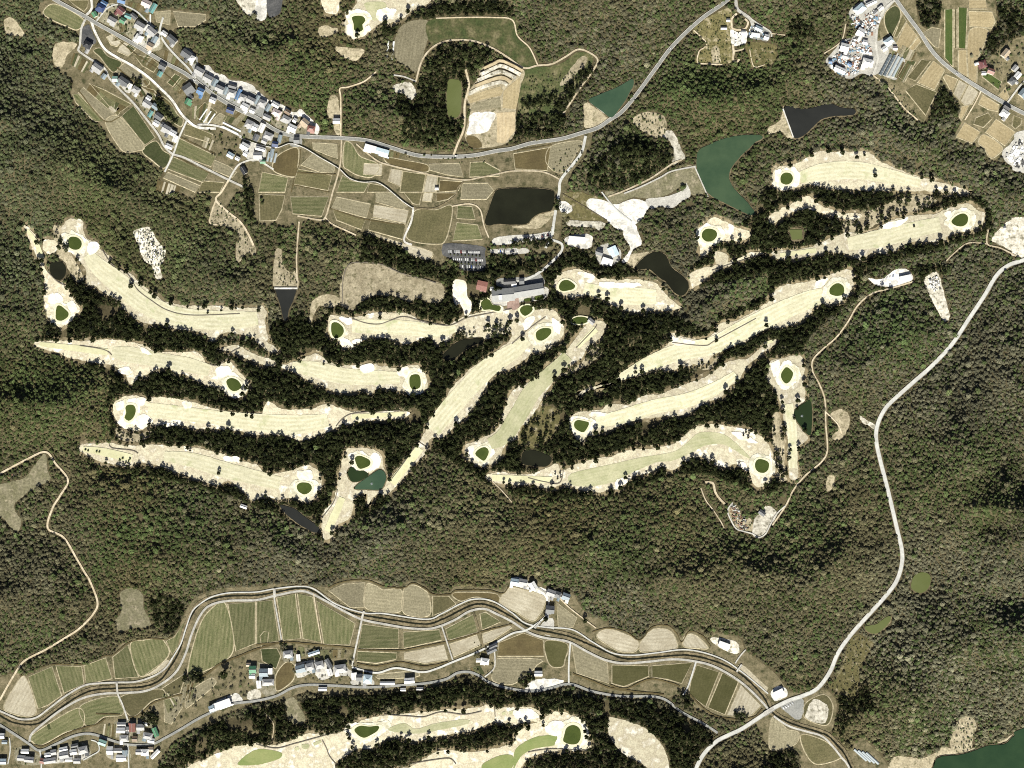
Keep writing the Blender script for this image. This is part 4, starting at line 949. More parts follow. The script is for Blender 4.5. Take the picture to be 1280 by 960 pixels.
for s, lab in (("440,398 458,404 475,405 490,400 505,396 530,402 560,407 578,400 585,397 620,390 640,386", 'dark cart path along the hole left of the clubhouse'),
 ("523,552 505,578 490,598", 'dark cart path at the foot of the diagonal hole'), ("523,552 535,560", 'short dark path crossing the diagonal hole'),
 ("420,533 430,522 447,516 500,513", 'dark cart path of the third left hole'), ("137,555 140,560 165,563 173,567", 'dark cart path on the lowest left tee'),
 ("128,312 140,330 160,343 172,362 190,376 210,388 240,394 300,392", 'thin cart path of the curved left hole'), ("100,432 130,437 140,444", 'thin cart path on the second left tee'),
 ("840,428 880,432 895,425 945,398", 'thin cart path of the climbing hole'), ("320,930 345,935 370,929 410,918 440,910", 'dark cart path of the bottom course'),
 ("403,925 408,935 412,945 420,955", 'dark path crossing the bottom course'), ("480,893 510,895 530,896 552,890 580,893 602,889", 'thin cart path above the bottom fairway'),
 ("618,885 619,896", 'short dark path at the bottom tees'), ("660,597 680,602 700,603 705,578", 'thin cart path of the wavy hole'), ("890,338 920,328 955,317", 'thin cart path of the right lane'),
 ("640,430 660,412 682,396", 'thin path beside the top of the diagonal hole'), ("720,435 742,412 746,406", 'dark path beside the narrow hole'), ("60,340 72,352 82,357", 'thin path beside the leftmost green'),
 ("660,940 690,936 735,938", 'thin path below the bottom right green'), ("402,648 417,628 422,612", 'thin path left of the fountain pond'), ("512,955 540,950 562,948 570,955", 'thin path at the bottom edge'),
 ("428,380 429,350 436,331 452,328 478,331 500,341 530,349 545,354", 'dark path round the practice ground'), ("262,455 270,457 282,450 290,440 300,435", 'thin path linking the left holes')):
    ribbon('cart_path', s, 1.1, 'cart_path', 1.45, lab, margin=-.4)

# ------------------------------------------------------------------ buildings
def mesh_from(name, vs, fs, mat):
    me = bpy.data.meshes.new(name); me.from_pydata(vs, [], fs)
    me.materials.append(MAT[mat]); return me

def box_data(x0, x1, y0, y1, z0, z1):
    vs = [(x, y, z) for z in (z0, z1) for x, y in ((x0, y0), (x1, y0), (x1, y1), (x0, y1))]
    return vs, [(3, 2, 1, 0), (4, 5, 6, 7), (0, 1, 5, 4), (1, 2, 6, 5), (2, 3, 7, 6), (3, 0, 4, 7)]

def gable(a, b, z, h, t=.25, hip=0):
    """Roof over a rectangle of half sizes A (along the ridge) and B with overhang; HIP shortens the ridge."""
    r = a - hip
    top = [(-a, -b, z), (a, -b, z), (r, 0, z + h), (-r, 0, z + h), (a, b, z), (-a, b, z)]
    low = [(x, y, zz - t) for x, y, zz in top]
    vs = top + low
    fs = [(0, 1, 2, 3), (4, 5, 3, 2), (9, 8, 7, 6), (8, 9, 11, 10), (0, 6, 7, 1), (4, 10, 11, 5)]
    fs += [(1, 4, 2), (7, 8, 10), (5, 0, 3), (11, 9, 6), (1, 7, 10, 4), (5, 11, 6, 0)] if hip else [(1, 7, 8, 2), (2, 8, 10, 4), (0, 3, 9, 6), (3, 5, 11, 9)]
    return vs, fs

def building(name, x, y, w, d, rot, roof, label, cat, group=None, h=None, style=None, wall='wall_plaster'):
    """w along the ridge and d across it, in survey steps; rot turns clockwise in the picture."""
    w *= PX; d *= PX
    o = bpy.data.objects.new(name, None); COL.objects.link(o)
    X, Y = W(x, y)
    o.location = (X, Y, 0); o.rotation_euler = (0, 0, -R(rot))
    setp(o, None, label, cat, group)
    h = h or (3 + .22 * min(d, 12) if min(w, d) < 7.5 else random.uniform(5.6, 7.4))
    vs, fs = box_data(-w / 2, w / 2, -d / 2, d / 2, 0, h)
    link('wall', mesh_from('wall', vs, fs, wall), o)
    a, b = w / 2 + .5, d / 2 + .6
    style = style or ('hip' if min(w, d) > 8 and random.random() < .45 else 'gable')
    rise = b * (.58 if style != 'low' else .16)
    hip = b * .75 if style == 'hip' else 0
    if style == 'pyramid': hip, rise = a - .6, b * .75
    vs, fs = gable(a, b, h + .1, rise, .25, hip)
    r = link('roof', mesh_from('roof', vs, fs, 'roof_' + roof), o)
    if style != 'low' and a - hip > .5:
        vs, fs = box_data(-(a - hip), a - hip, -.22, .22, h + rise - .05, h + rise + .32)
        link('ridge_cap', mesh_from('ridge_cap', vs, fs, 'ridge_tile'), r)
    if group and min(w, d) > 8 and random.random() < .75:    # a lower wing set crosswise at one end
        e = random.choice((-1, 1)); ww, wd, wh = w * random.uniform(.3, .42), d * random.uniform(.5, .75), h * .68
        x0 = e * (w / 2 - ww * .45); s = -1 if math.cos(R(rot)) > 0 else 1
        y0 = s * (d / 2 + wd / 2 - .02)
        vs, fs = box_data(x0 - ww / 2, x0 + ww / 2, y0 - wd / 2, y0 + wd / 2, 0, wh)
        sw = link('side_wing', mesh_from('side_wing', vs, fs, wall), o)
        vs, fs = gable(wd / 2 + .4, ww / 2 + .4, wh + .06, (ww / 2 + .4) * .5, .22)
        link('roof', mesh_from('roof', [(x0 - b_, y0 + a_, c_) for a_, b_, c_ in vs], fs, 'roof_' + random.choice((roof, roof, 'white', 'grey', 'steel', 'slate'))), sw)
    if min(w, d) > 8:                                   # lean-to roof along the sunny front, set below the eaves
        s = -1 if math.cos(R(rot)) > 0 else 1
        L = w * random.uniform(.3, .42); q0 = random.choice((-1, 1)) * w * .2
        y0, y1 = s * (d / 2 - .05), s * (d / 2 + 2.2)
        z0, z1 = h * .58, h * .42
        vs = [(q0 - L, y0, z0), (q0 + L, y0, z0), (q0 + L, y1, z1), (q0 - L, y1, z1)]
        vs += [(vx, vy, vz - .18) for vx, vy, vz in vs]
        fs = [(0, 1, 2, 3), (7, 6, 5, 4), (0, 4, 5, 1), (1, 5, 6, 2), (2, 6, 7, 3), (3, 7, 4, 0)]
        link('porch_roof', mesh_from('porch_roof', vs, fs, 'roof_' + roof), o)
        vs, fs = [], []
        for wx in (-.28, .02, .3):
            b_, f_ = box_data(wx * w - .8, wx * w + .8, *sorted((s * (d / 2 - .05), s * (d / 2 + .06))), h * .68, h * .92)
            me = mesh_from('window', b_, f_, 'window_glass')
            link('window', me, o)
    c, s_ = math.cos(R(rot)), math.sin(R(rot))
    q = [(x + (i * w * c - j * d * s_) / PX * .6, y + (i * w * s_ + j * d * c) / PX * .6) for i, j in ((-1, -1), (1, -1), (1, 1), (-1, 1))]
    stamp(q); stamp(q, HOUSE)
    return o

ORD = ('first second third fourth fifth sixth seventh eighth ninth tenth eleventh twelfth thirteenth fourteenth fifteenth sixteenth seventeenth eighteenth nineteenth twentieth ' + ' '.join(t + '-' + u for t in ('twenty', 'thirty', 'forty') for u in 'first second third fourth fifth sixth seventh eighth ninth'.split())).split()
def cluster(place, group, text, rot0):
    rows = []
    for t in text.split(';'):
        k, *v = t.split(',')
        v = [float(q) for q in v]
        rows.append((k.strip(), v[0], v[1], v[2], v[3], v[4] if len(v) > 4 else rot0))
    count = {}
    for k, x, y, w, d, rot in sorted(rows, key=lambda r: (r[0], min(r[3], r[4]) < 5.6, r[1])):
        shed = min(w, d) < 5.6
        key = (k, shed)
        count[key] = count.get(key, 0) + 1
        n = sum(1 for r in rows if r[0] == k and (min(r[3], r[4]) < 5.6) == shed)
        kind = 'shed' if shed else 'house'
        pre = f'{ORD[count[key] - 1]} ' if n > 1 else ''
        post = ' from left' if n > 1 else ''
        building(kind, x, y, w, d, rot, k, f'{pre}{ROOF[k][0]} roofed {kind}{post} {place}', kind, group)
cluster('in the upper left crossroads hamlet', 'houses of the crossroads hamlet', 'navy,127,11,10,8,30;blue,131,5,8,5,30;green,119,18.6,6,5,60;blue,153,2,9,6,15;maroon,152,14,9,7,40;rose,184,5.5,11,8,25;teal,192,11,12,5,-60;grey,141,27,10,8,30;green,154.5,27,6,6,30;teal,161,21,8,5,20;slate,168,21,8,5,40;grey,176,34,12,9,30;white,185,36,8,5,-60;white,173,49,10,7,-55;grey,190.6,40.5,11,8,40;steel,194,50,8,6,-60;tan,188.5,59,7,8,30;white,206,42.6,7,5,35;slate,216,50,12,7,40', 30)
cluster('in the row below the white slope', 'houses of the row below the concrete slope', 'slate,234,68,12,8,35;white,240.5,74,7,7,30;grey,250,90,11,8,30;grey,260.7,99,11,8,28;steel,269,104,9,5.8,-62;grey,275.5,112,10,7,25;steel,282.6,114,9,4.5,-62;slate,291,108.4,10,4.6,15;grey,290.4,117,10,7,15;blue,298.5,118.5,13,4,-65;grey,304,122.5,8,7,25;grey,314,126,10,7,28;steel,321.3,125,11,4,-62;white,307,134,9,7,28;grey,328.3,129.5,9,7,25;steel,335.5,135,9,4.4,-60;white,345,131.6,9,5,30;rose,346.5,141.5,11,7,25;grey,358.5,149.7,11,7,28;white,366,160.6,10,7,25;brown,360,140.5,7,5,30;tan,381.5,154,9,8,40;red,389.5,161.7,9,7,10;white,369,151,4,5,30;grey,334.5,147.5,9,6,25;white,316,139,6,5,25', 28)
cluster('south of the diagonal main road', 'buildings south of the diagonal main road', 'black,110.5,57,9,8,30;slate,204,83.5,8,6.5,30;teal,200.5,93,6,5,-60;slate,236,111.5,12,11,-35;blue,251.5,115,8,7,25;green,236,128,7,6.5,-60;white,266.7,126,7,6,25;navy,288.6,139,9,6,20', 25)
cluster('at the canal bend in the village', 'houses at the canal bend', 'grey,312.5,156,10,9,25;white,319.8,160,6,8,25;white,327.5,160.6,11,6,-65;grey,336,170.5,11,8,25;steel,350,173.8,9,4,-75;navy,344.5,181,7,6,10;slate,320.5,172.7,8,6,-65;white,307,183.6,10,7,30;white,326,186.5,11,4,15;grey,322.7,195,10,7,0;sky,288.7,194.6,8,5.8,30;white,297.5,198.5,5,4,30;slate,371,176,6,7,0;green,329,202.5,6,4,0;black,305,213.4,9,5.7,60;white,307.7,192.6,5,5.8,30;steel,340,192,11,3.6,-75;grey,331,177,6,5.8,25', 25)
cluster('in the row on the lower village lane', 'houses of the lower lane row', 'grey,122.5,86,12,8,35;steel,130.5,96,6,5,-55;mint,144.7,99.5,6,6,0;slate,155.6,102.8,13,8,35;white,162.5,108,6,5,-60;grey,171,112.7,9,6.5,35;grey,185,130.5,10,7,35;white,186.5,123.5,6,5,30;steel,195,134,8,5.8,35;teal,188.5,143,8,4,-60;slate,199.6,146.5,9,7,35;white,196.5,155,7,6,30;grey,209,162,10,8,30;white,217,167,8,6,30;white,219.3,174,8,5,-70;white,212,183.5,8,5,25;slate,205,157,6,5.7,30', 35)
cluster('in the bottom left corner hamlet', 'houses of the corner hamlet', 'white,32,938.5,9,5,0;grey,28,946.5,9,6,5;grey,37.5,948.5,11,6,5;white,3,919,7,6,0;steel,6.5,927,6,4,0;sky,4,951,9,6,0;red,53.6,950.5,5,5.8,10;grey,63.5,950,14,6,-8;white,60.5,943,7,5,-10;grey,68,939.5,6,6,-10;white,80,936,10,5,-12;grey,81,943,11,7,-10;slate,94,931.8,8,4.6,-12;white,93,939,8,6,-10;grey,104.5,936.5,11,8,-12;grey,97,950.5,8,5.7,0;white,87,948.5,8,5,0;mint,129,927.5,9,6,20', 0)
cluster('in the hamlet above the bottom road', 'houses of the hamlet above the bottom road', 'grey,152.6,904.8,10,4.6,0;white,152,912,10,6,0;slate,160,912,8,4,90;grey,156,921.7,10,7,0;red,166.3,908.6,10,7,90;grey,176.7,908,9,7,0;white,182.5,904.6,5,4,0;grey,185.5,919,11,7,10;white,189.5,925,8,5,10;green,194.8,914.6,11,5,68;brown,169,923,6,5.8,0', 0)
cluster('in the hamlet below the bottom road', 'houses of the hamlet below the bottom road', 'white,138.4,937,7,9,0;grey,148,937.5,10,5,0;white,152.5,946.5,12,7,0;steel,156.8,941,7,5.8,90;grey,174.5,939,7,6,0;white,182,939.5,9,7,0;tan,189,936,6,5,0;white,194.5,942,13,4,-45', 0)
cluster('of the double farmhouse above the bottom road', 'buildings of the double farmhouse', 'green,316.5,836,8,8,0;white,315.6,844.5,7,5,0;steel,330,840,10,9,0;white,338,838.5,7,5,90;grey,335.5,852,14,7,0;white,324,855,9,5,85;tan,311,830.5,5,4,0', 0)
cluster('in the terrace right of the hedge corner', 'terrace houses right of the hedge corner', 'grey,360.5,817,11,8,-5;white,373.3,821.7,8,4,85;steel,376,835,11,8,-15;grey,387.5,832.7,10,8,-15;grey,399.6,830.5,10,8,-15;sky,392.7,816,14,4,-18;slate,411,829,12,5,60;white,412.5,839.5,8,5,70;grey,425.5,835,14,9,-8;white,443,844.5,8,6,85;slate,449.5,846,7,7,0;sky,460,848,10,10,5;white,403.6,860.8,10,4,0;white,484.5,853.5,18,3,0;white,512,850,12,6,-5;white,504,861.5,6,3,0;grey,525,860.5,8,3,0', 0)
cluster('at the corner of the tan valley field', 'buildings at the tan field corner', 'slate,614.5,812.8,12,5,-25;slate,616.5,807.5,10,4,-25;white,606,826,10,7,10;white,598,825,5,4,0;white,673,841.5,9,5.8,0', 0)
cluster('on the hillside above the pale round field', 'hillside houses above the pale field', 'sky,643.7,726.8,10,7,10;grey,653.8,727.2,10,7,10;white,666.5,731.7,9,7,60;grey,688.6,740.5,10,7,20;slate,697,742.6,8,6.5,20;steel,707.5,745,9,7,20;slate,687.5,761.5,10,9,5', 15)
cluster('in the scrap yard at upper right', 'buildings of the scrap yard', 'sky,1073.6,12,14,8,-40;white,1088.5,4.5,13,4,-25;white,1100,11,6,4.5,-40;grey,1094,16.6,6,3.4,-40;white,1075,40.5,8,8,30;white,1055,59.6,10,8,15;white,1081,53.6,6,5,15;white,1084,79,13,8.6,15;sky,1110,52.5,11,7,-35;white,1105,61.5,6,5,-35;rose,1118.5,61,5,4,0;white,1049,88,14,6,25;grey,1056,71,7,5.8,15;blue,1061.6,81,5,3.6,30;blue,1037.5,77.7,4,4,0', 0)
cluster('in the farmstead at the right edge', 'houses at the right edge', 'maroon,1227.5,81,9,8,70;red,1237.5,90,8,6,20;tan,1256,67.5,10,7,-50;white,1271,95,8,6,-50;slate,1264,102,8,7,-50;steel,1278,117,9,8,-50;white,1255,142.4,10,7,35;black,1258,134.5,8,5.8,35;white,1229,92,5,4,0;grey,1268,86,7,5.8,-50', 0)
for a in (('warehouse', 463, 186, 14, 7.5, 16, 'white', 'long white roofed roadside building at its left half, below the main road', 'warehouse'),
          ('warehouse', 478, 190.5, 16, 7.5, 16, 'sky', 'pale roofed right half of the long roadside building below the main road', 'warehouse'),
          ('shed', 421, 152, 8, 6, 0, 'white', 'white roofed hut alone in the forest gap above the main road', 'hut'),
          ('shed', 546, 236, 4, 3, 0, 'white', 'tiny white hut among the upper fields', 'hut'),
          ('factory', 767, 314.5, 12, 9, 65, 'sky', 'pale blue upright block of the small factory left of the dark pond', 'factory'),
          ('factory', 759, 327, 13, 7, 18, 'white', 'pale lower block of the small factory left of the dark pond', 'factory'),
          ('workshop', 749, 316, 8, 6, 18, 'slate', 'dark roofed workshop at the left end of the small factory', 'workshop'),
          ('warehouse', 721, 300, 20, 7, 5, 'white', 'long white shed above the fairway right of the clubhouse drive', 'shed'),
          ('warehouse', 1131, 348, 14, 6, -12, 'white', 'white shed in the lot right of the climbing hole', 'shed'),
          ('workshop', 278, 880, 22, 8, -20, 'white', 'long white roadside works on a slope beside the bottom wood', 'workshop'),
          ('shed', 265.5, 885, 6, 7, -20, 'sky', 'pale blue annex at the left end of the long roadside works', 'shed'),
          ('house', 905, 806, 14, 6, 20, 'white', 'white roofed house on the pale yard above the lower canal', 'house'),
          ('workshop', 973, 866, 12, 7, -25, 'white', 'white roofed workshop at the canal road junction', 'workshop'),
          ('pavilion', 952, 641, 8, 5, 35, 'slate', 'dark roofed hut at the top of the white earthworks', 'hut'),
          ('workshop', 948, 36.5, 9, 5, 25, 'sky', 'pale blue roofed shed of the hilltop works', 'shed'),
          ('workshop', 944, 44.5, 10, 4, 8, 'white', 'long white shed along the lower side of the hilltop works', 'shed'),
          ('workshop', 957.5, 47, 5, 6, 15, 'white', 'small white shed at the right end of the hilltop works', 'shed'),
          ('shed', 929, 41.5, 5, 4, 0, 'white', 'small white hut on the white hilltop yard', 'hut'),
          ('shed', 910, 26, 4, 3, 0, 'white', 'tiny white hut left of the hilltop track loop', 'hut'),
          ('shed', 904.5, 36, 7, 2.5, 0, 'white', 'narrow white shed on the rough hilltop plot', 'hut'),
          ('shed', 739, 402, 8, 5, 40, 'grey', 'grey hut beside the oval practice green', 'hut'),
          ('shed', 305, 633, 8, 3.5, 20, 'white', 'white hut below the lowest left hole', 'hut'),
          ('pump_house', 1255, 285, 3, 3, 0, 'grey', 'tiny grey hut on the cream bare ground at the right edge', 'hut')):
    nm, x, y, w, d, rot, roof, lab, cat = a
    building(nm, x, y, w, d, rot, roof, lab, cat, h=5.5 if w > 9 else None, style='low' if w > 9 and roof in ('white', 'sky') else None)

# clubhouse: two long grey wings, a dark entrance block, a white canopy
club = bpy.data.objects.new('clubhouse', None); COL.objects.link(club)
cx, cy = W(648, 367)
club.location = (cx, cy, 0)
setp(club, None, 'large grey roofed clubhouse with two long wings at the centre of the course', 'clubhouse')
def club_part(name, x, y, w, d, rot, z0, z1, mat, roof=None, rise=None):
    px, py = W(x, y)
    vs, fs = box_data(-w * PX / 2, w * PX / 2, -d * PX / 2, d * PX / 2, z0, z1)
    o = link(name, mesh_from(name, vs, fs, mat), club)
    o.location = (px - cx, py - cy, 0); o.rotation_euler = (0, 0, -R(rot))
    if roof:
        vs, fs = gable(w * PX / 2 + .8, d * PX / 2 + .8, z1 + .1, rise, .35)
        link('roof', mesh_from('roof', vs, fs, roof), o)
        vs, fs = box_data(-w * PX / 2, w * PX / 2, -.3, .3, z1 + rise - .05, z1 + rise + .4)
        link('ridge_cap', mesh_from('ridge_cap', vs, fs, 'ridge_tile'), o)
    return o
club_part('wing', 629, 369, 27, 15, -5, 0, 7, 'wall_grey', 'roof_clubhouse', 4.2)
club_part('wing', 661, 363.5, 36, 13, -9, 0, 7.5, 'wall_grey', 'roof_clubhouse', 4.6)
club_part('entrance_block', 652, 352, 5, 6, -5, 0, 6, 'wall_grey', 'roof_slate', 1.2)
club_part('canopy', 642.5, 356.5, 6.5, 4.5, 0, 4.2, 4.6, 'roof_white')
club_part('roof_house', 625.5, 372, 4, 5, -5, 8, 12.6, 'roof_white')
club_part('kitchen_block', 637, 352.5, 14, 5, -3, 0, 4.5, 'wall_grey', 'roof_black', 1.5)
building('hall', 602.5, 357.5, 12.5, 11, 12, 'red', 'square hall with a red brown roof left of the clubhouse', 'hall', h=5.5, style='low')
building('shed', 614.8, 361, 3.6, 3.6, 0, 'white', 'small white hut between the red roofed hall and the clubhouse', 'hut')
sheet('terrace', "634,378 648,372 650,385 640,391 634,386", 'red_paving', .5, 'reddish paved terrace below the clubhouse', soft=False)
sheet('forecourt', "622,349 640,347 660,346 672,341 678,346 680,356 660,358 640,360 622,358", 'asphalt', .42, 'grey forecourt above the clubhouse')
sheet('yard_ground', "617,366 680,358 681,373 650,378 634,382 618,382", 'concrete', .38, 'pale ground round the clubhouse')
for s in ("655,374 664,372.5 665,376 655,377", "668,371 679,369 679,374 668,375"):
    sheet('lawn', s, 'putting_green', 1.0, 'small lawn strip below the right wing of the clubhouse', jit=.1)
for s in ("553,308 560,304 603,308 606,317 605,337 576,337 574,328 560,322 553,318",):
    sheet('car_park', s, 'dark_asphalt', .42, 'terraced car park left of the clubhouse')
sheet('car_park', "617,298 640,294 665,293 690,289 692,293 686,298 665,301 640,305 618,306", 'concrete', .42, 'upper car park strip below the black pond')
sheet('car_park', "612,312 650,310 660,311 660,316 640,318 612,316", 'concrete', .42, 'lower car park strip among the pines')

# tunnel greenhouses
def greenhouse(x, y, L, wd, rot, film, label, group=None):
    L *= PX; wd *= PX
    o = bpy.data.objects.new('greenhouse', None); COL.objects.link(o)
    X, Y = W(x, y); o.location = (X, Y, 0); o.rotation_euler = (0, 0, -R(rot))
    setp(o, None, label, 'greenhouse', group)
    n = 9; arc = [(math.cos(math.pi * k / (n - 1)) * wd / 2, math.sin(math.pi * k / (n - 1)) * wd * .48) for k in range(n)]
    vs = [(s * L / 2, a, b) for s in (-1, 1) for a, b in arc]
    link('cover', mesh_from('cover', vs, [(k, k + 1, n + k + 1, n + k) for k in range(n - 1)], film), o)
    for s in (-1, 1):
        link('end_wall', mesh_from('end_wall', [(s * (L / 2 - .05), a, b) for a, b in arc], [tuple(range(n))], 'film_white'), o)
    vs, fs = [], []
    for k in range(max(2, int(L / 6)) + 1):
        hx = -L / 2 + .3 + (L - .6) * k / max(2, int(L / 6))
        for a, b in arc:
            vs += [(hx - .12, a * 1.015, b * 1.02 + .02), (hx + .12, a * 1.015, b * 1.02 + .02)]
        base = k * 2 * n
        fs += [(base + 2 * q, base + 2 * q + 1, base + 2 * q + 3, base + 2 * q + 2) for q in range(n - 1)]
    link('hoops', mesh_from('hoops', vs, fs, 'steel_hoop'), o)
for k, (x, y, L, w, f) in enumerate(((1106.5, 81, 29, 4.2, 'film_dark'), (1111.5, 82, 29, 4.2, 'film_dark'), (1117, 83, 28, 3.6, 'plastic_film'), (1121.8, 84.5, 27, 3.6, 'plastic_film'))):
    greenhouse(x, y, L, w, -62, f, f'{ORD[k]} greenhouse tunnel from the left beside the scrap yard', 'greenhouses beside the scrap yard')
for k in range(4):
    greenhouse(1075.5 + k * 5, 943.5 + k * 1.4, 21, 3.4, 42, 'plastic_film', f'{ORD[k]} greenhouse tunnel from the left at the bottom edge', 'greenhouses at the bottom edge')
for k, (x, y, L, w, r) in enumerate(((290, 158.5, 25, 2.6, 26), (288, 162.8, 22, 2.6, 26))):
    greenhouse(x, y, L, w, r, 'film_white', ('upper', 'lower')[k] + ' long white greenhouse tunnel beside the white village lane', 'greenhouses beside the white lane')
for k, (x, y, L, w, r) in enumerate(((484.5, 62, 22, 2.6, -83), (491, 63, 23, 2.6, -83))):
    greenhouse(x, y, L, w, r, 'film_white', ('left', 'right')[k] + ' narrow white greenhouse tunnel beside the striped grass plot at the top', 'greenhouses beside the striped grass plot')
for k in range(3):
    greenhouse(254 + k * 5, 143 + k * 3, 17, 1.8, -55, 'film_white', f'{ORD[k]} thin white crop tunnel from the left below the main road', 'crop tunnels below the main road')
for k in range(3):
    greenhouse(335.5 + k * 4.3, 196 + k * .8, 12, 3, -76, 'plastic_film', f'{ORD[k]} short grey greenhouse from the left at the canal bend', 'greenhouses at the canal bend')

# stone dam wall, canal bridges, fountains
def block(name, x, y, w, d, rot, z0, z1, mat, label, cat):
    vs, fs = box_data(-w * PX / 2, w * PX / 2, -d * PX / 2, d * PX / 2, z0, z1)
    o = link(name, mesh_from(name, vs, fs, mat)); X, Y = W(x, y); o.location = (X, Y, 0); o.rotation_euler = (0, 0, -R(rot))
    setp(o, None, label, cat); return o
block('dam_wall', 357.5, 360.5, 29, 2, 0, 0, 2.2, 'concrete_slope', 'straight white dam wall of the narrow dark pond', 'dam wall')
block('dam_wall', 985, 154, 38, 1.4, 70, 0, 2.0, 'concrete_slope', 'pale slanting dam wall of the triangular dark pond', 'dam wall')
block('dam_wall', 751, 138, 31, 1.2, 37, 0, 1.6, 'concrete', 'low dam wall of the teal pond', 'dam wall')
block('dam_wall', 876, 226, 44, 1.4, 66, 0, 2.0, 'concrete', 'pale dam crest wall of the green reservoir', 'dam wall')
for x, y, rot, lab in ((146.5, 859, 85, 'leftmost small bridge over the winding canal'), (453.5, 769, 105, 'small bridge over the canal at the straight field lane'), (672, 781, 130, 'skewed bridge over the canal below the hillside houses'), (924, 835, 125, 'narrow bridge over the lower canal'), (961, 889, -32, 'wide road bridge over the canal at the right junction'), (343.5, 741, 88, 'small bridge over the canal between the big green fields')):
    b = bpy.data.objects.new('bridge', None); COL.objects.link(b)
    X, Y = W(x, y); b.location = (X, Y, 0); b.rotation_euler = (0, 0, -R(rot)); setp(b, None, lab, 'bridge')
    wide = 7 if 'wide' in lab else 2.6
    L = 14 if 'wide' in lab else 11
    vs, fs = box_data(-L / 2 * PX, L / 2 * PX, -wide / 2, wide / 2, 1.0, 1.75); link('deck', mesh_from('deck', vs, fs, 'concrete'), b)
    for s in (-1, 1):
        vs, fs = box_data(-L / 2 * PX, L / 2 * PX, s * wide / 2 - .15, s * wide / 2 + .15, 1.2, 2.3)
        link('parapet', mesh_from('parapet', vs, fs, 'concrete_slope'), b)
for x, y, lab in ((464.7, 604.7, 'white fountain jet in the teal golf pond'), (1002, 520, 'small white fountain jet in the dark wedge pond')):
    f = bpy.data.objects.new('fountain', None); COL.objects.link(f)
    X, Y = W(x, y); f.location = (X, Y, 1.9); setp(f, None, lab, 'fountain')
    bm = bmesh.new()
    bmesh.ops.create_cone(bm, cap_ends=True, segments=12, radius1=.9, radius2=.5, depth=.5)
    me = bpy.data.meshes.new('nozzle'); bm.to_mesh(me); bm.free(); me.materials.append(MAT['stone_grey'])
    n_ = link('nozzle', me, f); n_.location = (0, 0, .25)
    vs, fs = [], []
    for k in range(260):
        a = random.uniform(0, 6.283); t = random.random(); r = 1.9 * t ** .7 * (1 if k % 3 else random.uniform(1, 1.6)); z = 3.2 * (1 - t * t)
        s = random.uniform(.08, .2); i = len(vs)
        vs += [(r * math.cos(a) + s, r * math.sin(a), z), (r * math.cos(a) - s, r * math.sin(a) + s, z), (r * math.cos(a), r * math.sin(a) - s, z + s)]
        fs.append((i, i + 1, i + 2))
    link('jet', mesh_from('jet', vs, fs, 'spray'), f)

# parked cars
def car_mesh(col):
    prof = [(-2.1, .35), (-2.1, .85), (-1.95, 1.0), (-1.5, 1.45), (.3, 1.5), (1.0, 1.0), (2.0, .85), (2.15, .55), (2.1, .35)]
    vs = [(x, s * (.86 if z < 1.1 else .68), z) for s in (-1, 1) for x, z in prof]
    n = len(prof)
    fs = [tuple(range(n - 1, -1, -1)), tuple(range(n, 2 * n))] + [(k, (k + 1) % n, n + (k + 1) % n, n + k) for k in range(n)]
    me = bpy.data.meshes.new('car'); mats = [0] * len(fs)
    mats[4] = 1; mats[6] = 1      # rear and front screens
    for wx in (-1.35, 1.3):
        for s in (-1, 1):
            i = len(vs)
            for k in range(8):
                a = k * math.pi / 4
                vs += [(wx + .33 * math.cos(a), s * .72, .33 + .33 * math.sin(a)), (wx + .33 * math.cos(a), s * .9, .33 + .33 * math.sin(a))]
            fs.append(tuple(i + 2 * k + 1 for k in range(8))); mats.append(2)
            for k in range(8): fs.append((i + 2 * k, i + 2 * k + 1, i + 2 * ((k + 1) % 8) + 1, i + 2 * ((k + 1) % 8))); mats.append(2)
    me.from_pydata(vs, [], fs)
    for m in ('paint_' + col, 'window_glass', 'tyre'): me.materials.append(MAT[m])
    me.polygons.foreach_set('material_index', mats)
    return me
CARS = {k: car_mesh(k) for k in ('white', 'silver', 'black', 'grey', 'blue', 'red')}
def car_row(x0, y0, x1, y1, n, rot, place, group, z=.55, pick=None):
    cnt = {}
    for k in range(n):
        t = (k + .5) / n
        c = pick or random.choices(('white', 'silver', 'black', 'grey', 'blue', 'red'), (14, 6, 2, 2, 1, .6))[0]
        cnt[c] = cnt.get(c, 0) + 1
        o = link('car', CARS[c]); X, Y = W(x0 + (x1 - x0) * t, y0 + (y1 - y0) * t)
        o.location = (X, Y, z); o.rotation_euler = (0, 0, R(rot) + random.uniform(-.03, .03))
        setp(o, None, f'{ORD[cnt[c] - 1]} {c} car from left {place}', 'car', group)
car_row(560, 314.5, 600, 315.5, 16, 92, 'in top row of the terraced car park', 'cars in the terraced car park')
car_row(563, 323.5, 604, 325.5, 16, 92, 'in the middle row of the terraced car park', 'cars in the terraced car park')
car_row(577, 333, 605, 334.5, 10, 92, 'in the bottom row of the terraced car park', 'cars in the terraced car park')
car_row(635, 303.3, 664, 298, 13, 100, 'in the upper car park strip', 'cars in the upper car park strip')
car_row(669, 297, 686, 293.5, 7, 100, 'at the right end below the pond', 'cars at the right end of the upper strip')
car_row(622, 314.3, 648, 313.4, 11, 92, 'in the lower car park strip', 'cars in the lower car park strip')
car_row(700, 256, 713, 263, 5, 60, 'in the white lot beside the black pond', 'cars beside the black pond')
car_row(1103, 350, 1118, 344, 4, 80, 'in the lot right of the climbing hole', 'cars in the white lot')
car_row(978, 886, 992, 878, 5, 120, 'in the grey lot at the canal junction', 'cars at the canal road junction')
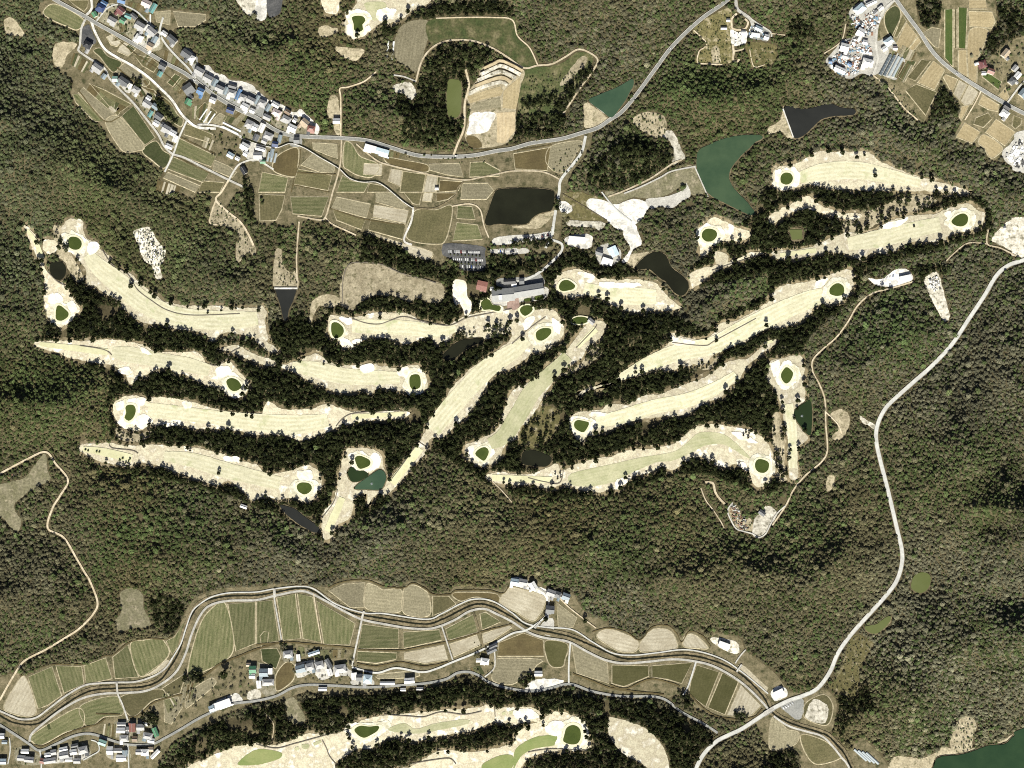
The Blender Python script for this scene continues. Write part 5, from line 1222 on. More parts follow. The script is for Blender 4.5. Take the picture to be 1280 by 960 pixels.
for x, y, rot, c, lab in ((1100, 750, 40, 'white', 'white car driving along the pale forest road beside the spindle pond'), (243, 100.5, -35, 'white', 'white car on the main road at the lane fork'), (838, 61, 55, 'silver', 'silver car on the diagonal main road beside the forest'), (570, 195, 0, 'white', 'white car on the main road at the quarry track'), (1196, 92, -40, 'silver', 'silver car on the road past the straw fields'), (690, 286, 80, 'white', 'white car on the road beside the black pond')):
    o = link('car', CARS[c]); X, Y = W(x, y); o.location = (X, Y, 1.5); o.rotation_euler = (0, 0, R(rot)); setp(o, None, lab, 'car')

# scrap heaps: nobody could count these pieces
def heap(poly, n, label, mats, size=(.6, 2.6)):
    pts = np.array(P(poly)); lo, hi = pts.min(0), pts.max(0)
    vs, fs, mi = [], [], []
    def inside(x, y):
        c = False
        for (ax, ay), (bx, by) in zip(pts, np.roll(pts, -1, 0)):
            if (ay <= y) != (by <= y) and x < ax + (y - ay) * (bx - ax) / (by - ay): c = not c
        return c
    while n:
        x, y = random.uniform(lo[0], hi[0]), random.uniform(lo[1], hi[1])
        if not inside(x, y): continue
        n -= 1
        X, Y = W(x, y); a = random.uniform(0, 3.14); ca, sa = math.cos(a), math.sin(a)
        u, v, h = random.uniform(*size), random.uniform(*size) * .7, random.uniform(.5, 2.4)
        b, f = box_data(-u, u, -v, v, .2, h)
        i = len(vs)
        tx, ty = random.uniform(-.3, .3), random.uniform(-.3, .3)
        vs += [(X + p * ca - q * sa + tx * r, Y + p * sa + q * ca + ty * r, r * (1 + .1 * p)) for p, q, r in b]
        fs += [tuple(i + k for k in g) for g in f]; mi += [random.randrange(len(mats))] * 6
    me = bpy.data.meshes.new('scrap_heap'); me.from_pydata(vs, [], fs)
    for m in mats: me.materials.append(MAT[m])
    me.polygons.foreach_set('material_index', mi)
    setp(link('scrap_heap', me), 'stuff', label)
S_ = ('scrap_white', 'scrap_white', 'scrap_grey', 'scrap_dark', 'scrap_rust', 'scrap_blue')
heap("1035,76 1045,66 1060,68 1076,72 1076,88 1060,96 1048,92 1038,84", 210, 'white and blue scrap heaped across the left of the yard', S_)
heap("1052,52 1066,48 1082,52 1090,60 1088,68 1070,66 1056,64", 120, 'rows of scrap in the middle of the yard', S_)
heap("1082,20 1096,12 1100,24 1092,42 1080,46 1074,36", 110, 'scattered scrap along the yard lane', S_)
heap("1062,22 1068,18 1078,30 1072,36 1064,32", 40, 'scrap behind the pale blue warehouse', S_)
heap("936,32 946,32 958,42 956,50 934,46", 34, 'stacked goods on the grey hilltop yard', ('scrap_white', 'scrap_blue', 'scrap_dark'), (.5, 1.8))
heap("915,40 932,41 931,52 916,55", 18, 'goods on the white hilltop yard', ('scrap_grey', 'scrap_dark', 'scrap_white'), (.4, 1.3))
heap("912,632 918,630 926,642 936,650 938,660 926,662 916,652", 90, 'rubble in the brown clearing beside the earthworks', ('scrap_rust', 'scrap_dark', 'scrap_grey'), (.5, 1.6))
heap("1160,350 1170,344 1176,358 1172,366 1164,362", 70, 'pale rubble on the cream strip', ('scrap_white', 'scrap_grey', 'scrap_dark'), (.5, 1.6))
heap("1255,196 1270,178 1290,170 1290,206 1274,210", 110, 'white sheets and stacks at the right edge', ('scrap_white', 'scrap_white', 'scrap_grey', 'scrap_dark'), (.8, 4))
heap("170,290 186,287 204,312 200,325 188,328 176,310", 110, 'stones and stumps in the pale clearing', ('scrap_dark', 'scrap_grey', 'scrap_white'), (.4, 1.3))
heap("10,594 30,582 22,594 10,600", 30, 'logs in the clearing at the left edge', ('scrap_dark', 'scrap_rust'), (.4, 2))

# ------------------------------------------------------------------ terrain: valley floors level, wooded hills rising between them
ST = 4                                                    # terrain grid step
sub = OPEN[:MH // ST * ST, :MW // ST * ST].reshape(MH // ST, ST, MW // ST, ST).any((1, 3))
D = np.where(sub, 0, 1e3).astype(float)
for _ in range(60):
    E = np.pad(D, 1, constant_values=1e3)
    D = np.minimum.reduce([D, E[:-2, 1:-1] + ST, E[2:, 1:-1] + ST, E[1:-1, :-2] + ST, E[1:-1, 2:] + ST, E[:-2, :-2] + 1.4 * ST, E[2:, 2:] + 1.4 * ST, E[:-2, 2:] + 1.4 * ST, E[2:, :-2] + 1.4 * ST])
gy, gx = np.mgrid[0:D.shape[0], 0:D.shape[1]]
gx = MX0 + gx * ST + (ST - 1) / 2; gy = MY0 + gy * ST + (ST - 1) / 2
rid = 1 - np.abs(2 * fbm(gx + 0.0, gy + 0.0, 95, 5, 3) - 1)
Hh = np.clip(D - 9, 0, 110)
Hh = Hh * (.18 + .48 * rid ** 2) + np.clip(Hh / 20, 0, 1) * (fbm(gx + 0.0, gy + 0.0, 34, 9, 3) - .35) * 9
Hh = np.clip(Hh, 0, None)
for _ in range(2):
    E = np.pad(Hh, 1, mode='edge')
    Hs = (E[:-2, 1:-1] + E[2:, 1:-1] + E[1:-1, :-2] + E[1:-1, 2:] + 2 * Hh) / 6
    Hh = np.where(D < 9, 0, Hs)
def height(px, py):
    x = np.clip((np.asarray(px, float) - gx[0, 0]) / ST, 0, gx.shape[1] - 1.001); y = np.clip((np.asarray(py, float) - gy[0, 0]) / ST, 0, gx.shape[0] - 1.001)
    i, j = x.astype(int), y.astype(int); u, v = x - i, y - j
    return (Hh[j, i] * (1 - u) + Hh[j, i + 1] * u) * (1 - v) + (Hh[j + 1, i] * (1 - u) + Hh[j + 1, i + 1] * u) * v
ny, nx = Hh.shape
# outer rim of the sheet runs out towards the horizon
cxs = np.concatenate([[-6000, -1500, -400], gx[0], [1700, 2800, 7300]]); cys = np.concatenate([[-6000, -1500, -400], gy[:, 0], [1400, 2500, 7000]])
HH = np.pad(Hh, 3, mode='edge'); HH[0] = HH[-1] = 0; HH[:, 0] = HH[:, -1] = 0
VX, VY = np.meshgrid((cxs - 640) * PX, (480 - cys) * PX)
verts = np.stack([VX, VY, HH], -1).reshape(-1, 3)
Nx, Ny = len(cxs), len(cys)
idx = np.arange(Nx * Ny).reshape(Ny, Nx)
faces = np.stack([idx[1:, :-1], idx[1:, 1:], idx[:-1, 1:], idx[:-1, :-1]], -1).reshape(-1, 4)
me = bpy.data.meshes.new('ground')
me.from_pydata(verts.tolist(), [], faces.tolist())
me.materials.append(MAT['forest_floor'])
me.polygons.foreach_set('use_smooth', [True] * len(faces))
setp(link('ground', me), 'structure', 'brown forest ground rising into low hills between the valleys')

# ------------------------------------------------------------------ trees
def crown(kind, seed, dens=1.0):
    """A crown of many small leaf-clump faces; trunk not included."""
    r = random.Random(seed)
    vs, fs = [], []
    def leaf(p, s, n, asp=1.0):
        n = Vector(n).normalized()
        a = n.cross(Vector((r.uniform(-1, 1), r.uniform(-1, 1), r.uniform(-1, 1)))).normalized()
        b = n.cross(a); i = len(vs); p = Vector(p)
        k = r.uniform(.3, .7)
        for q in (a * s + b * s * asp * k, -a * s * r.uniform(.6, 1) + b * s * asp, -a * s * k - b * s * asp * .8, a * s * .8 - b * s * asp): vs.append(tuple(p + q))
        fs.append((i, i + 1, i + 2, i + 3))
    if kind == 'pine':                                    # flat-topped red pine: dark clumps on short limbs
        nb = 5 + r.randrange(3); a0 = r.uniform(0, 6.28)
        pads = [(0, 0, 8.6 + r.uniform(-.6, .8), 1.5)]
        for k in range(nb):
            a = a0 + k * 6.283 / nb + r.uniform(-.3, .3); q = r.uniform(1.3, 2.3)
            pads.append((q * math.cos(a), q * math.sin(a), r.uniform(5.2, 8.0), r.uniform(1.0, 1.6)))
        for k in range(int(135 * dens)):
            lx, ly, lz, lr = r.choice(pads)
            d = Vector((r.gauss(0, 1), r.gauss(0, 1), r.gauss(.4, .8))).normalized(); q = lr * r.uniform(.7, 1.05)
            leaf((lx + d.x * q, ly + d.y * q, lz + d.z * q * .7), r.uniform(.35, .75), (d.x, d.y, d.z + .5), .8)
    elif kind == 'round':
        lobes = [(r.uniform(-1.9, 1.9), r.uniform(-1.9, 1.9), r.uniform(4.8, 6.8), r.uniform(1.4, 2.3)) for _ in range(7)]
        for k in range(int(150 * dens)):
            lx, ly, lz, lr = r.choice(lobes)
            d = Vector((r.gauss(0, 1), r.gauss(0, 1), r.gauss(.5, 1))).normalized()
            q = lr * r.uniform(.75, 1.05)
            leaf((lx + d.x * q, ly + d.y * q, lz + d.z * q * .7), r.uniform(.4, .8), (d.x, d.y, d.z + .6), .8)
    else:                                                 # bare winter crown: a haze of twigs
        for k in range(int(150 * dens)):
            a = r.uniform(0, 6.283); rr = 3.1 * math.sqrt(r.random()); z = 7.6 - .25 * rr * rr + r.uniform(-1.6, .5)
            p1 = Vector((rr * math.cos(a), rr * math.sin(a), z))
            if k % 3 == 0:
                p0 = Vector((rr * math.cos(a) * .35, rr * math.sin(a) * .35, z * .55))
                s = (p1 - p0).cross(Vector((r.uniform(-1, 1), r.uniform(-1, 1), r.uniform(-1, 1)))).normalized() * r.uniform(.1, .2)
                i = len(vs); vs += [tuple(p0 + s * .5), tuple(p0 - s * .5), tuple(p1)]; fs.append((i, i + 1, i + 2))
            leaf(p1, r.uniform(.3, .62), (math.cos(a) * rr * .2 + r.uniform(-.5, .5), math.sin(a) * rr * .2 + r.uniform(-.5, .5), 1), .7)
    return vs, fs
def trunk(h, r0, lean=.2):
    vs, fs = [], []
    for k, (z, q) in enumerate(((0, 1.25), (h * .3, .8), (h * .7, .5), (h, .12))):
        vs += [(math.cos(a * math.pi / 3) * r0 * q + lean * (z / h) ** 2, math.sin(a * math.pi / 3) * r0 * q, z) for a in range(6)]
        if k: fs += [((k - 1) * 6 + a, (k - 1) * 6 + (a + 1) % 6, k * 6 + (a + 1) % 6, k * 6 + a) for a in range(6)]
    for a in (.4, 2.3, 4.4):                              # three limbs
        i = len(vs); z = h * .5
        e = (1.9 * math.cos(a), 1.9 * math.sin(a), z + h * .16)
        vs += [(lean * .25, -.07, z), (lean * .25, .07, z), (lean * .25, 0, z + .2), e]
        fs += [(i, i + 1, i + 3), (i + 1, i + 2, i + 3), (i + 2, i, i + 3)]
    return vs, fs
# source shapes for the wooded masses (kept out of the scene itself)
src = bpy.data.collections.new('tree_shapes')
KINDS = ['pine'] * 4 + ['round'] * 4 + ['bare'] * 4
for i, k in enumerate(KINDS):
    vs, fs = crown(k, 100 + i)
    tv, tf = trunk({'pine': 9, 'round': 6, 'bare': 6.5}[k], .22)
    n0, nf = len(vs), len(fs)
    me = bpy.data.meshes.new('tree_shape')
    me.from_pydata(vs + tv, [], fs + [tuple(n0 + q for q in f) for f in tf])
    me.materials.append(MAT['foliage_mass']); me.materials.append(MAT['bark'])
    me.polygons.foreach_set('material_index', [0] * nf + [1] * len(tf))
    src.objects.link(bpy.data.objects.new('tree_shape_%02d' % i, me))
ng = bpy.data.node_groups.new('woodland', 'GeometryNodeTree')
ng.interface.new_socket('Geometry', in_out='INPUT', socket_type='NodeSocketGeometry')
ng.interface.new_socket('Geometry', in_out='OUTPUT', socket_type='NodeSocketGeometry')
gi, go = ng.nodes.new('NodeGroupInput'), ng.nodes.new('NodeGroupOutput')
iop, ci = ng.nodes.new('GeometryNodeInstanceOnPoints'), ng.nodes.new('GeometryNodeCollectionInfo')
ci.inputs['Collection'].default_value = src
ci.inputs['Separate Children'].default_value = True; ci.inputs['Reset Children'].default_value = True
iop.inputs['Pick Instance'].default_value = True
def attr(nm, t):
    n = ng.nodes.new('GeometryNodeInputNamedAttribute'); n.data_type = t; n.inputs['Name'].default_value = nm
    return n.outputs['Attribute']
L_ = ng.links.new
L_(gi.outputs[0], iop.inputs['Points']); L_(ci.outputs[0], iop.inputs['Instance'])
L_(attr('kind_index', 'INT'), iop.inputs['Instance Index']); L_(attr('turn', 'FLOAT_VECTOR'), iop.inputs['Rotation']); L_(attr('size', 'FLOAT_VECTOR'), iop.inputs['Scale'])
L_(iop.outputs[0], go.inputs[0])

# how far every cell lies from open ground, up to 12 steps
DO = np.where(OPEN, 0.0, 99)
for _ in range(14):
    E = np.pad(DO, 1, constant_values=99)
    DO = np.minimum.reduce([DO, E[:-2, 1:-1] + 1, E[2:, 1:-1] + 1, E[1:-1, :-2] + 1, E[1:-1, 2:] + 1, E[:-2, :-2] + 1.4, E[2:, 2:] + 1.4, E[:-2, 2:] + 1.4, E[2:, :-2] + 1.4])
PINE = np.zeros((MH, MW), bool); DARK = np.zeros((MH, MW), bool); THIN = np.zeros((MH, MW), bool)
for s in ("60,345 85,330 105,330 120,350 150,376 200,402 240,412 262,425 330,425 345,400 372,395 400,402 415,380 430,372 500,366 560,350 596,335 640,330 690,320 720,315 790,335 830,388 880,415 900,395 960,370 960,340 860,362 862,335 905,300 945,262 955,235 965,236 1010,228 1080,238 1212,240 1236,262 1236,290 1180,308 1120,325 1076,340 1070,372 1030,400 1010,420 1000,440 970,450 965,480 985,530 984,600 960,615 925,605 880,592 850,590 800,606 770,622 700,622 640,616 610,604 580,585 540,560 500,612 470,636 430,655 412,680 392,668 345,640 320,632 290,618 240,606 180,592 120,580 96,566 140,552 134,500 142,470 60,440 50,425 60,400 90,402 100,385 80,355", "455,295 500,310 545,330 560,345 600,340 560,352 500,345 450,325", "700,315 780,330 790,345 740,348 700,338 690,325", "480,34 500,26 540,8 620,2 640,8 640,20 545,20 500,38 470,50", "205,955 265,905 345,880 420,870 460,868 530,862 600,850 650,868 690,866 740,872 820,880 850,895 880,910 892,920 870,960 840,960 830,930 770,895 745,905 738,935 700,955 640,925 560,935 510,955 440,958 470,925 440,900 350,926 280,932"):
    stamp(P(s), PINE)
for s in ("205,955 265,905 345,880 420,870 460,868 530,862 600,850 650,868 690,866 740,872 820,880 850,895 880,910 892,920 870,960 190,960", "520,110 550,60 620,60 600,80 585,100 575,170 540,185 500,170", "70,60 100,70 130,120 90,110", "500,90 530,110 535,140 510,160 495,130", "640,150 690,135 710,150 690,172 640,175", "1060,395 1100,360 1080,340 1180,330 1180,345 1140,352 1090,372", "985,20 1010,35 1020,50 985,45", "230,755 205,740 185,745 190,770 215,795 235,770", "1050,870 1080,850 1090,880 1060,900 1050,930 1045,890", "960,940 1000,930 1010,960 950,970", "740,200 790,170 835,190 840,205 790,230 750,238 730,225", "1160,110 1185,100 1200,140 1160,150 1140,140", "1140,0 1180,0 1178,30 1150,34", "1240,10 1290,0 1290,45 1240,70 1230,60"):
    stamp(P(s), DARK)
for s in ("790,152 800,142 815,140 830,145 833,160 830,168 820,172 805,165", "1195,905 1210,895 1220,905 1216,925 1213,937 1195,942 1188,930", "1062,800 1072,792 1085,800 1092,805 1080,825 1075,840 1068,872 1050,865 1035,858 1045,845 1055,825", "167,290 175,286 187,284 195,297 207,312 205,325 200,333 195,348 180,325 172,305", "910,637 918,630 925,640 930,648 936,647 940,655 940,664 928,663 920,660 914,650", "1080,100 1112,100 1130,122 1148,145 1130,150 1110,130 1090,112", "657,95 700,90 720,90 700,135 680,140 650,138", "866,36 880,25 912,14 914,78 872,79", "933,56 972,60 965,80 940,84", "10,592 25,582 33,577 34,582 28,591 12,599", "344,316 354,314 370,340 370,358 345,358", "262,277 270,250 300,277 318,318 297,326 295,300"):
    stamp(P(s), THIN)
def cell(px, py):
    return np.clip((np.asarray(py) - MY0).astype(int), 0, MH - 1), np.clip((np.asarray(px) - MX0).astype(int), 0, MW - 1)

PALE = np.zeros((MH, MW), bool)
for o in bpy.data.objects:
    if o.name.split('.')[0] == 'rough':
        stamp([((v.co.x + o.location.x) / PX + 640, 480 - (v.co.y + o.location.y) / PX) for v in o.data.vertices], PALE)
HEDGE = np.zeros((MH, MW), bool); SHRUB = np.zeros((MH, MW), bool)
for s in ("230,842 250,838 258,846 250,853 230,853", "176,890 192,888 200,898 192,907 180,906", "348,802 358,804 360,812 352,814", "163,93 172,96 180,108 172,108", "190,118 200,124 212,142 222,152 218,156 206,146 196,132", "304,222 312,222 318,250 316,276 310,270 306,245", "322,247 330,250 326,256", "560,330 574,334 574,345 556,345", "612,317 640,319 640,330 612,330", "668,300 690,298 688,306 668,312", "845,862 858,868 868,880 856,884", "646,852 656,838 668,846 656,860", "918,888 936,892 930,900 914,898", "690,250 700,250 700,262 692,262", "640,300 668,298 668,303 640,308", "652,124 690,119 700,124 696,131 652,136", "690,136 735,86 739,90 704,138", "700,120 728,84 732,87 706,124"):
    stamp(P(s), HEDGE)
for s in ("118,12 140,4 160,14 196,35 204,52 200,62 155,42 122,24", "228,62 248,80 275,98 330,128 395,154 394,167 348,160 262,113 230,72", "305,148 352,170 352,178 330,184 300,172", "144,98 170,108 212,154 222,165 216,186 190,152 148,106", "258,160 300,170 300,196 262,200", "20,936 50,945 108,930 114,942 60,955 22,955", "134,905 190,902 198,918 192,928 147,922", "258,842 310,824 316,870 262,872", "352,812 430,812 466,845 466,858 370,852", "1212,66 1280,50 1280,110 1252,120 1225,95", "590,800 618,806 616,846 592,838", "700,225 735,200 728,176 700,185 690,215", "440,180 520,190 620,200 620,206 520,200", "200,866 240,850 258,872 220,905"):
    stamp(P(s), SHRUB)
# jittered planting grid
def plant(step, jit):
    yy, xx = np.mgrid[-110:1070:step, -110:1390:step]
    x = (xx + RNG.uniform(-jit, jit, xx.shape)).ravel(); y = (yy + RNG.uniform(-jit, jit, yy.shape)).ravel()
    return x, y
x, y = plant(2.35, 1.4)
c = cell(x, y)
d = DO[c]
GAP = np.zeros((MH, MW), bool)
for o in bpy.data.objects:
    if o.name.split('.')[0] == 'open_woodland':
        stamp([((v.co.x + o.location.x) / PX + 640, 480 - (v.co.y + o.location.y) / PX) for v in o.data.vertices], GAP)
pine, dark, thin = PINE[c], DARK[c], THIN[c]
gapw = GAP[c] & (RNG.random(len(x)) < .3 * (fbm(x, y, 9, 23, 2) > .42)) & (~PALE[c])
gap = fbm(x, y, 26, 41, 3)
keep = np.where(pine, (d >= 2.1) & (gap > .26), (d >= 2.0) & (gap > .14))
tk = thin & (RNG.random(len(x)) < .4)
DPL = np.where(PALE, 0.0, 99)
for _ in range(8):
    E = np.pad(DPL, 1, constant_values=99)
    DPL = np.minimum.reduce([DPL, E[:-2, 1:-1] + 1, E[2:, 1:-1] + 1, E[1:-1, :-2] + 1, E[1:-1, 2:] + 1, E[:-2, :-2] + 1.4, E[2:, 2:] + 1.4, E[:-2, 2:] + 1.4, E[2:, :-2] + 1.4])
edge_gap = fbm(x, y, 8, 15, 2)
keep &= ~((DPL[c] < 5) & (edge_gap < .46))                # the fringe of a clearing stands open here and there
keep |= tk
hed = HEDGE[c]; shr = SHRUB[c] & (RNG.random(len(x)) < .15) & ~HOUSE[c]
dark = dark | hed; thin = thin | shr
keep |= hed | shr | gapw
pine = pine | gapw
x, y, d, pine, dark, thin, gap = (q[keep] for q in (x, y, d, pine, dark, (thin | hed) & OPEN[c], gap))
n = len(x)
# regional character: share of evergreens, of green and of grey in the bare crowns
ever = .38 + .9 * (fbm(x, y, 120, 61, 4) - .5)
ever += np.clip((420 - x) / 420, 0, 1) * np.clip((620 - y) / 300, 0, 1) * .25          # upper left wood is greener
ever -= np.clip((x - 1000) / 250, 0, 1) * np.clip((y - 300) / 200, 0, 1) * .16          # hills at right stand bare
ever -= np.clip((y - 600) / 150, 0, 1) * .12
for bx, by, br in ((230, 670, 60), (150, 690, 45), (1150, 430, 45), (1090, 430, 45), (1130, 585, 50), (1240, 640, 55), (1220, 550, 40), (770, 690, 40), (540, 620, 22), (1130, 900, 60), (1200, 760, 50), (1250, 800, 40), (60, 500, 60), (690, 60, 70), (860, 110, 60), (960, 110, 50), (800, 210, 40), (340, 230, 60), (110, 230, 60), (60, 800, 50), (390, 130, 40), (1000, 650, 40)):
    ever += .38 * np.exp(-((x - bx) ** 2 + (y - by) ** 2) / (br * br))
u = RNG.random(n)
kind = np.where(u < ever, 1, 2)
kind = np.where(pine & (RNG.random(n) < np.where(y > 845, .5, .85)), 0, kind)
kind = np.where(dark & (RNG.random(n) < .45), 0, kind)
kidx = kind * 4 + RNG.integers(0, 4, n)
size = (.34 + .66 * RNG.random(n) ** 1.9) * np.where(kind == 0, 1.32, .9)
big = (RNG.random(n) < .035) & (kind > 0)
size = np.where(big, size * 1.7, size)
size = np.where(thin & ~dark, size * np.where(SHRUB[cell(x, y)], .8, .55), size)
tint = np.zeros((n, 4), np.float32); tint[:, 3] = 1
def lerp(a, b, t): return np.array(a)[None] * (1 - t[:, None]) + np.array(b)[None] * t[:, None]
v = RNG.random(n)
grn = np.clip(fbm(x, y, 60, 77, 3) * 1.6 - .4, 0, 1)
gry = np.clip(fbm(x, y, 150, 83, 3) * 2 - .5 + np.clip((200 - x) / 300, 0, .5) * (y < 450) + np.clip((x - 1050) / 300, 0, .5), 0, 1)
base_p = lerp((.022, .028, .012), (.046, .054, .023), v)
base_r = lerp((.05, .061, .024), (.06, .092, .032), np.clip(grn * .7 + v * .5 - .1, 0, 1))
base_b = lerp((.112, .096, .049), (.113, .106, .072), gry)
avg = .5 * (base_r + base_b)
soft = (.2 + .35 * np.clip((450 - x) / 250, 0, 1) * np.clip((520 - y) / 200, 0, 1))[:, None]   # the upper left wood is one even grey green
base_r = base_r * (1 - soft) + avg * soft; base_b = base_b * (1 - soft) + avg * soft * (.95, 1.05, 1.0)
base_b = base_b * (1 + .3 * np.clip((x - 1040) / 90, 0, 1) * np.clip((y - 740) / 80, 0, 1))[:, None]
b = np.where((kind == 0)[:, None], base_p, np.where((kind == 1)[:, None], base_r, base_b))
b = b * RNG.lognormal(0, .22, n)[:, None] * (.66 + .72 * fbm(x, y, 34, 91, 5))[:, None]
b = np.where(dark[:, None] & (kind > 0)[:, None], b * .8, b)
b = b * np.where(kind > 0, 1 + .06 * np.clip((x - 350) / 300, 0, 1) * np.clip((y - 560) / 120, 0, 1) + .05 * np.clip((x - 980) / 120, 0, 1), .6)[:, None]
b = np.where(big[:, None], b * 1.2, b)
tint[:, :3] = np.clip(b, .008, .5)

# ---- the individual pines: the ones that stand out against the pale clearings
def tree_meshes(kind, n, mat):
    out = []
    for i in range(n):
        vs, fs = crown(kind, 900 + i + (50 if kind == 'round' else 0), 2.3)
        cm = bpy.data.meshes.new('crown'); cm.from_pydata(vs, [], fs); cm.materials.append(MAT[mat])
        vs, fs = trunk(9 if kind == 'pine' else 6, .25, random.uniform(-.4, .4))
        tm = bpy.data.meshes.new('trunk'); tm.from_pydata(vs, [], fs); tm.materials.append(MAT['bark'])
        out.append((cm, tm))
    return out
PT, RT = tree_meshes('pine', 5, 'foliage_pine'), tree_meshes('round', 4, 'foliage_shrub')
def tree(px, py, s, label, cat='tree', group=None, name='pine_tree', meshes=None, z=None):
    o = bpy.data.objects.new(name, None); COL.objects.link(o)
    X, Y = W(px, py)
    o.location = (X, Y, float(height(px, py)) if z is None else z)
    o.rotation_euler = (0, 0, random.uniform(0, 6.28)); o.scale = (s, s, s * random.uniform(.9, 1.15))
    setp(o, None, label, cat, group)
    cm, tm = random.choice(meshes or PT)
    link('trunk', tm, o); link('crown', cm, o)
    return o
for px, py, s, lab in (
 (164.5, 357.5, 1.35, 'big dark pine standing alone on the curved upper left fairway'), (274, 591, 1.0, 'lone pine on the lower edge of the lowest left fairway'), (1093, 220, 1.1, 'slim lone pine in the middle of the topmost right fairway'),
 (1070, 197, 1.1, 'left one of two pines at the upper edge of the topmost right hole'), (1080, 194, .7, 'smaller right one of two pines at the upper edge of the topmost right hole'), (895, 425.5, 1.05, 'dark pine beside the bare tongue of the climbing hole'), (877, 453, .7, 'small pine below the bend of the climbing hole'),
 (475, 397, 1.0, 'lone pine above the cart path left of the clubhouse'), (653, 423.5, 1.25, 'round dark tree left of the green on the diagonal hole'), (738, 571.5, 1.1, 'lone tree at the left end of the wavy fairway'), (804, 561, .9, 'pine on the upper edge of the wavy fairway'), (848.5, 549, .9, 'pine at the bend of the wavy fairway'),
 (944, 541, 1.0, 'single pine above the right green of the wavy hole'), (1058.5, 294, 1.25, 'broad dark pine at the left end of the long right fairway'), (1075, 290, 1.1, 'left one of the pine pair above the long right fairway'), (1082, 286, 1.1, 'right one of the pine pair above the long right fairway'), (1100.5, 284, 1.0, 'pine between the pale patches of the long right hole'), (1142, 283, .55, 'tiny tree in the middle of the long right fairway'), (1121, 267, 1.0, 'dark pine above the right part of the long right hole'),
 (440, 578, 1.2, 'dark tall pine between the round green and the bean shaped pond'), (412, 452, .8, 'right small pine on the upper rim of the hole left of centre'), (405, 455, .6, 'left small pine on the upper rim of the hole left of centre'), (660, 909, 1.3, 'big conifer left of the bottom right green'), (679, 906, .85, 'small conifer left of the sand at the bottom right green'), (731, 913, 1.0, 'upper one of two trees right of the bottom green'), (733, 920, 1.2, 'lower one of two trees right of the bottom green'),
 (436, 907, 1.2, 'topmost tree of the column left of the bottom left green'), (434.5, 917, .9, 'second tree of the column left of the bottom left green'), (437, 922, 1.0, 'third tree of the column left of the bottom left green'), (441, 933, 1.1, 'lowest tree of the column left of the bottom left green'), (281, 842, 2.1, 'large dark cone shaped tree above the long roadside works'), (731, 775.5, 1.2, 'round dark tree beside the track right of the hillside houses'), (682, 773, 1.3, 'round dark tree below the slate roofed house at the canal'), (996.5, 500.5, 1.3, 'dark tree at the upper tip of the dark wedge pond'),
 (364, 903, 1.0, 'lone tree at the foot of the dry grass slope'), (207, 531.5, .7, 'small pine between sand patches of the third left hole'), (284, 511.5, .9, 'left tree on the upper rim of the third left hole'), (313, 512, 1.0, 'right tree on the upper rim of the third left hole'), (297, 568, .7, 'slim pine beside the sand of the lowest left hole'), (238, 563, .6, 'small pine above the lowest left fairway'), (712, 357, .01, None)):
    if lab: tree(px, py, s, lab)
for k, (px, py) in enumerate(((107, 562), (110.5, 563), (121, 564.5), (124.5, 565), (150, 575), (153.5, 573), (157.5, 578), (161, 576.5), (162.5, 573.5))):
    tree(px, py, .5, f'{ORD[k]} clipped tree from the left on the lowest left tee strip', 'tree', 'clipped trees on the lowest left tee', 'clipped_tree', RT)
for k, (px, py) in enumerate(((235, 383.5), (248, 386.5), (260, 391), (277, 388), (295, 385))):
    tree(px, py, .65, f'{ORD[k]} small tree from the left on the upper rim of the curved left hole', 'tree', 'small trees on the rim of the curved left hole')
for k, (px, py) in enumerate(((929, 544), (932, 540), (935, 547), (936, 541))):
    tree(px, py, .55, f'{ORD[k]} small tree from the left of the group above the wavy hole bend', 'tree', 'small tree group above the wavy hole bend')
for k, (px, py) in enumerate(((694, 592), (697, 598), (700, 591), (701, 596))):
    tree(px, py, .5, f'{ORD[k]} small tree from the left beside the tee of the wavy hole', 'tree', 'small trees beside the wavy hole tee')
for yy_, row in ((318.5, 'upper'), (329, 'lower')):
    for k in range(9):
        tree(563 + k * 4.6, yy_ + k * .2, .42, f'{ORD[k]} small tree from left in the {row} hedge of the terraced car park', 'tree', f'small trees in the {row} car park hedge', 'clipped_tree', RT, .3)
GC = [tuple(np.mean(P(s), 0)) for s, _ in GREENS]
rows = []
for short, ring in ROUGHS:
    if not short: continue
    m = len(ring); k = random.randrange(6)
    area = sum(a[0] * b[1] - b[0] * a[1] for a, b in zip(ring, ring[1:] + ring[:1]))
    while k < m:
        a, b = ring[k - 2], ring[(k + 2) % m]
        dl = math.hypot(b[0] - a[0], b[1] - a[1]) or 1
        s = 1 if area > 0 else -1
        nx_, ny_ = -(b[1] - a[1]) / dl * s, (b[0] - a[0]) / dl * s          # points into the clearing
        q = random.uniform(-1.2, 2.0)
        px, py = ring[k][0] + nx_ * q, ring[k][1] + ny_ * q
        if 4 < px < 1276 and 4 < py < 956 and all((px - gx_) ** 2 + (py - gy_) ** 2 > 150 for gx_, gy_ in GC): rows.append((short, 'upper' if ny_ > 0 else 'lower', px, py))
        k += random.randrange(5, 12)
random.shuffle(rows)
sep = []
for rw in rows:
    if len(sep) < 238 and all((rw[2] - q[2]) ** 2 + (rw[3] - q[3]) ** 2 > 20 for q in sep): sep.append(rw)
rank = {}
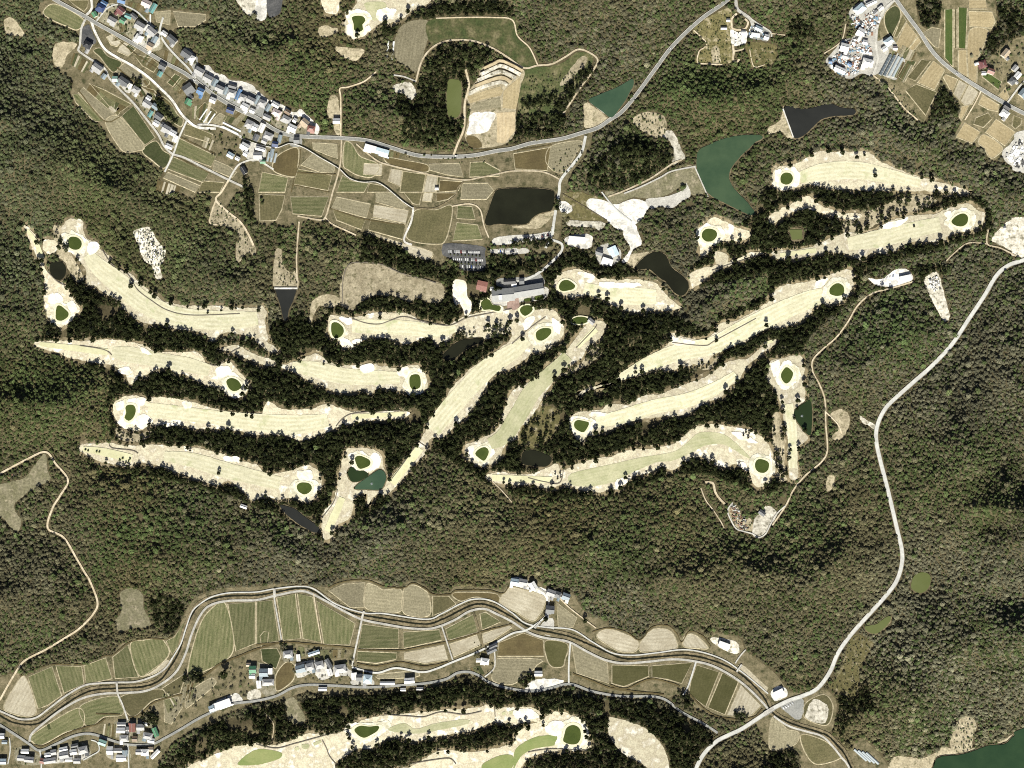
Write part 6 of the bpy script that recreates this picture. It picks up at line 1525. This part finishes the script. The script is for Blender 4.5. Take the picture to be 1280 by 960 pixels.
for short, edge, px, py in sorted(sep, key=lambda t: (t[0], t[1], t[2])):
    k = rank[(short, edge)] = rank.get((short, edge), 0) + 1
    tree(px, py, random.uniform(.75, 1.4), f'{ORD[k - 1]} tree from left jutting from {edge} edge of {short}', 'tree', f'trees jutting from the {edge} edge of {short}', z=.3)
single = np.zeros(n, bool)

# ---- everything else as wooded masses, one object per wood
WOODS = [(80, 420, 'dark green wood on the hill at the left'), (330, 60, 'wood between the village and the top edge'), (800, 100, 'wood around the diagonal road at the top'), (1050, 140, 'wood behind the topmost right hole'), (300, 320, 'wood above the left holes'), (300, 480, 'belts of dark pines between the left holes'), (580, 420, 'belts of dark pines around the clubhouse'), (850, 430, 'belts of dark pines between the right holes'), (1080, 280, 'dark pines around the upper right holes'), (350, 690, 'brown and green wood on the lower left hill'), (750, 690, 'brown wood on the lower middle hill'), (1180, 500, 'mixed wood on the hill at the right'), (1180, 800, 'bare grey brown wood at the lower right'), (600, 880, 'dark wood along the bottom road'), (60, 700, 'wood on the lower left slope'), (520, 160, 'wood right of the village')]
wx = np.array([w[0] for w in WOODS]); wy = np.array([w[1] for w in WOODS])
own = np.argmin((x[:, None] - wx) ** 2 + (y[:, None] - wy) ** 2, 1)
zz = height(x, y) * ~thin + .2 * thin
pos = np.stack([(x - 640) * PX, (480 - y) * PX, zz - .15], 1)
turn = np.stack([RNG.normal(0, .06, n), RNG.normal(0, .06, n), RNG.uniform(0, 6.28, n)], 1).astype(np.float32)
sz = np.stack([size, size, size * RNG.uniform(.8, 1.15, n) * np.where(kind == 0, 1.0, .78)], 1).astype(np.float32)
for w in range(len(WOODS)):
    m = (own == w) & ~single
    if not m.any(): continue
    me = bpy.data.meshes.new('woodland'); me.from_pydata(pos[m].tolist(), [], [])
    for nm, tp, arr, f in (('kind_index', 'INT', kidx[m].astype(np.int32), 'value'), ('turn', 'FLOAT_VECTOR', turn[m].ravel(), 'vector'), ('size', 'FLOAT_VECTOR', sz[m].ravel(), 'vector'), ('tint', 'FLOAT_COLOR', tint[m].ravel(), 'color')):
        me.attributes.new(nm, tp, 'POINT').data.foreach_set(f, arr)
    o = link('woodland', me)
    md = o.modifiers.new('woodland', 'NODES'); md.node_group = ng
    setp(o, 'stuff', WOODS[w][2])
print('trees', n)
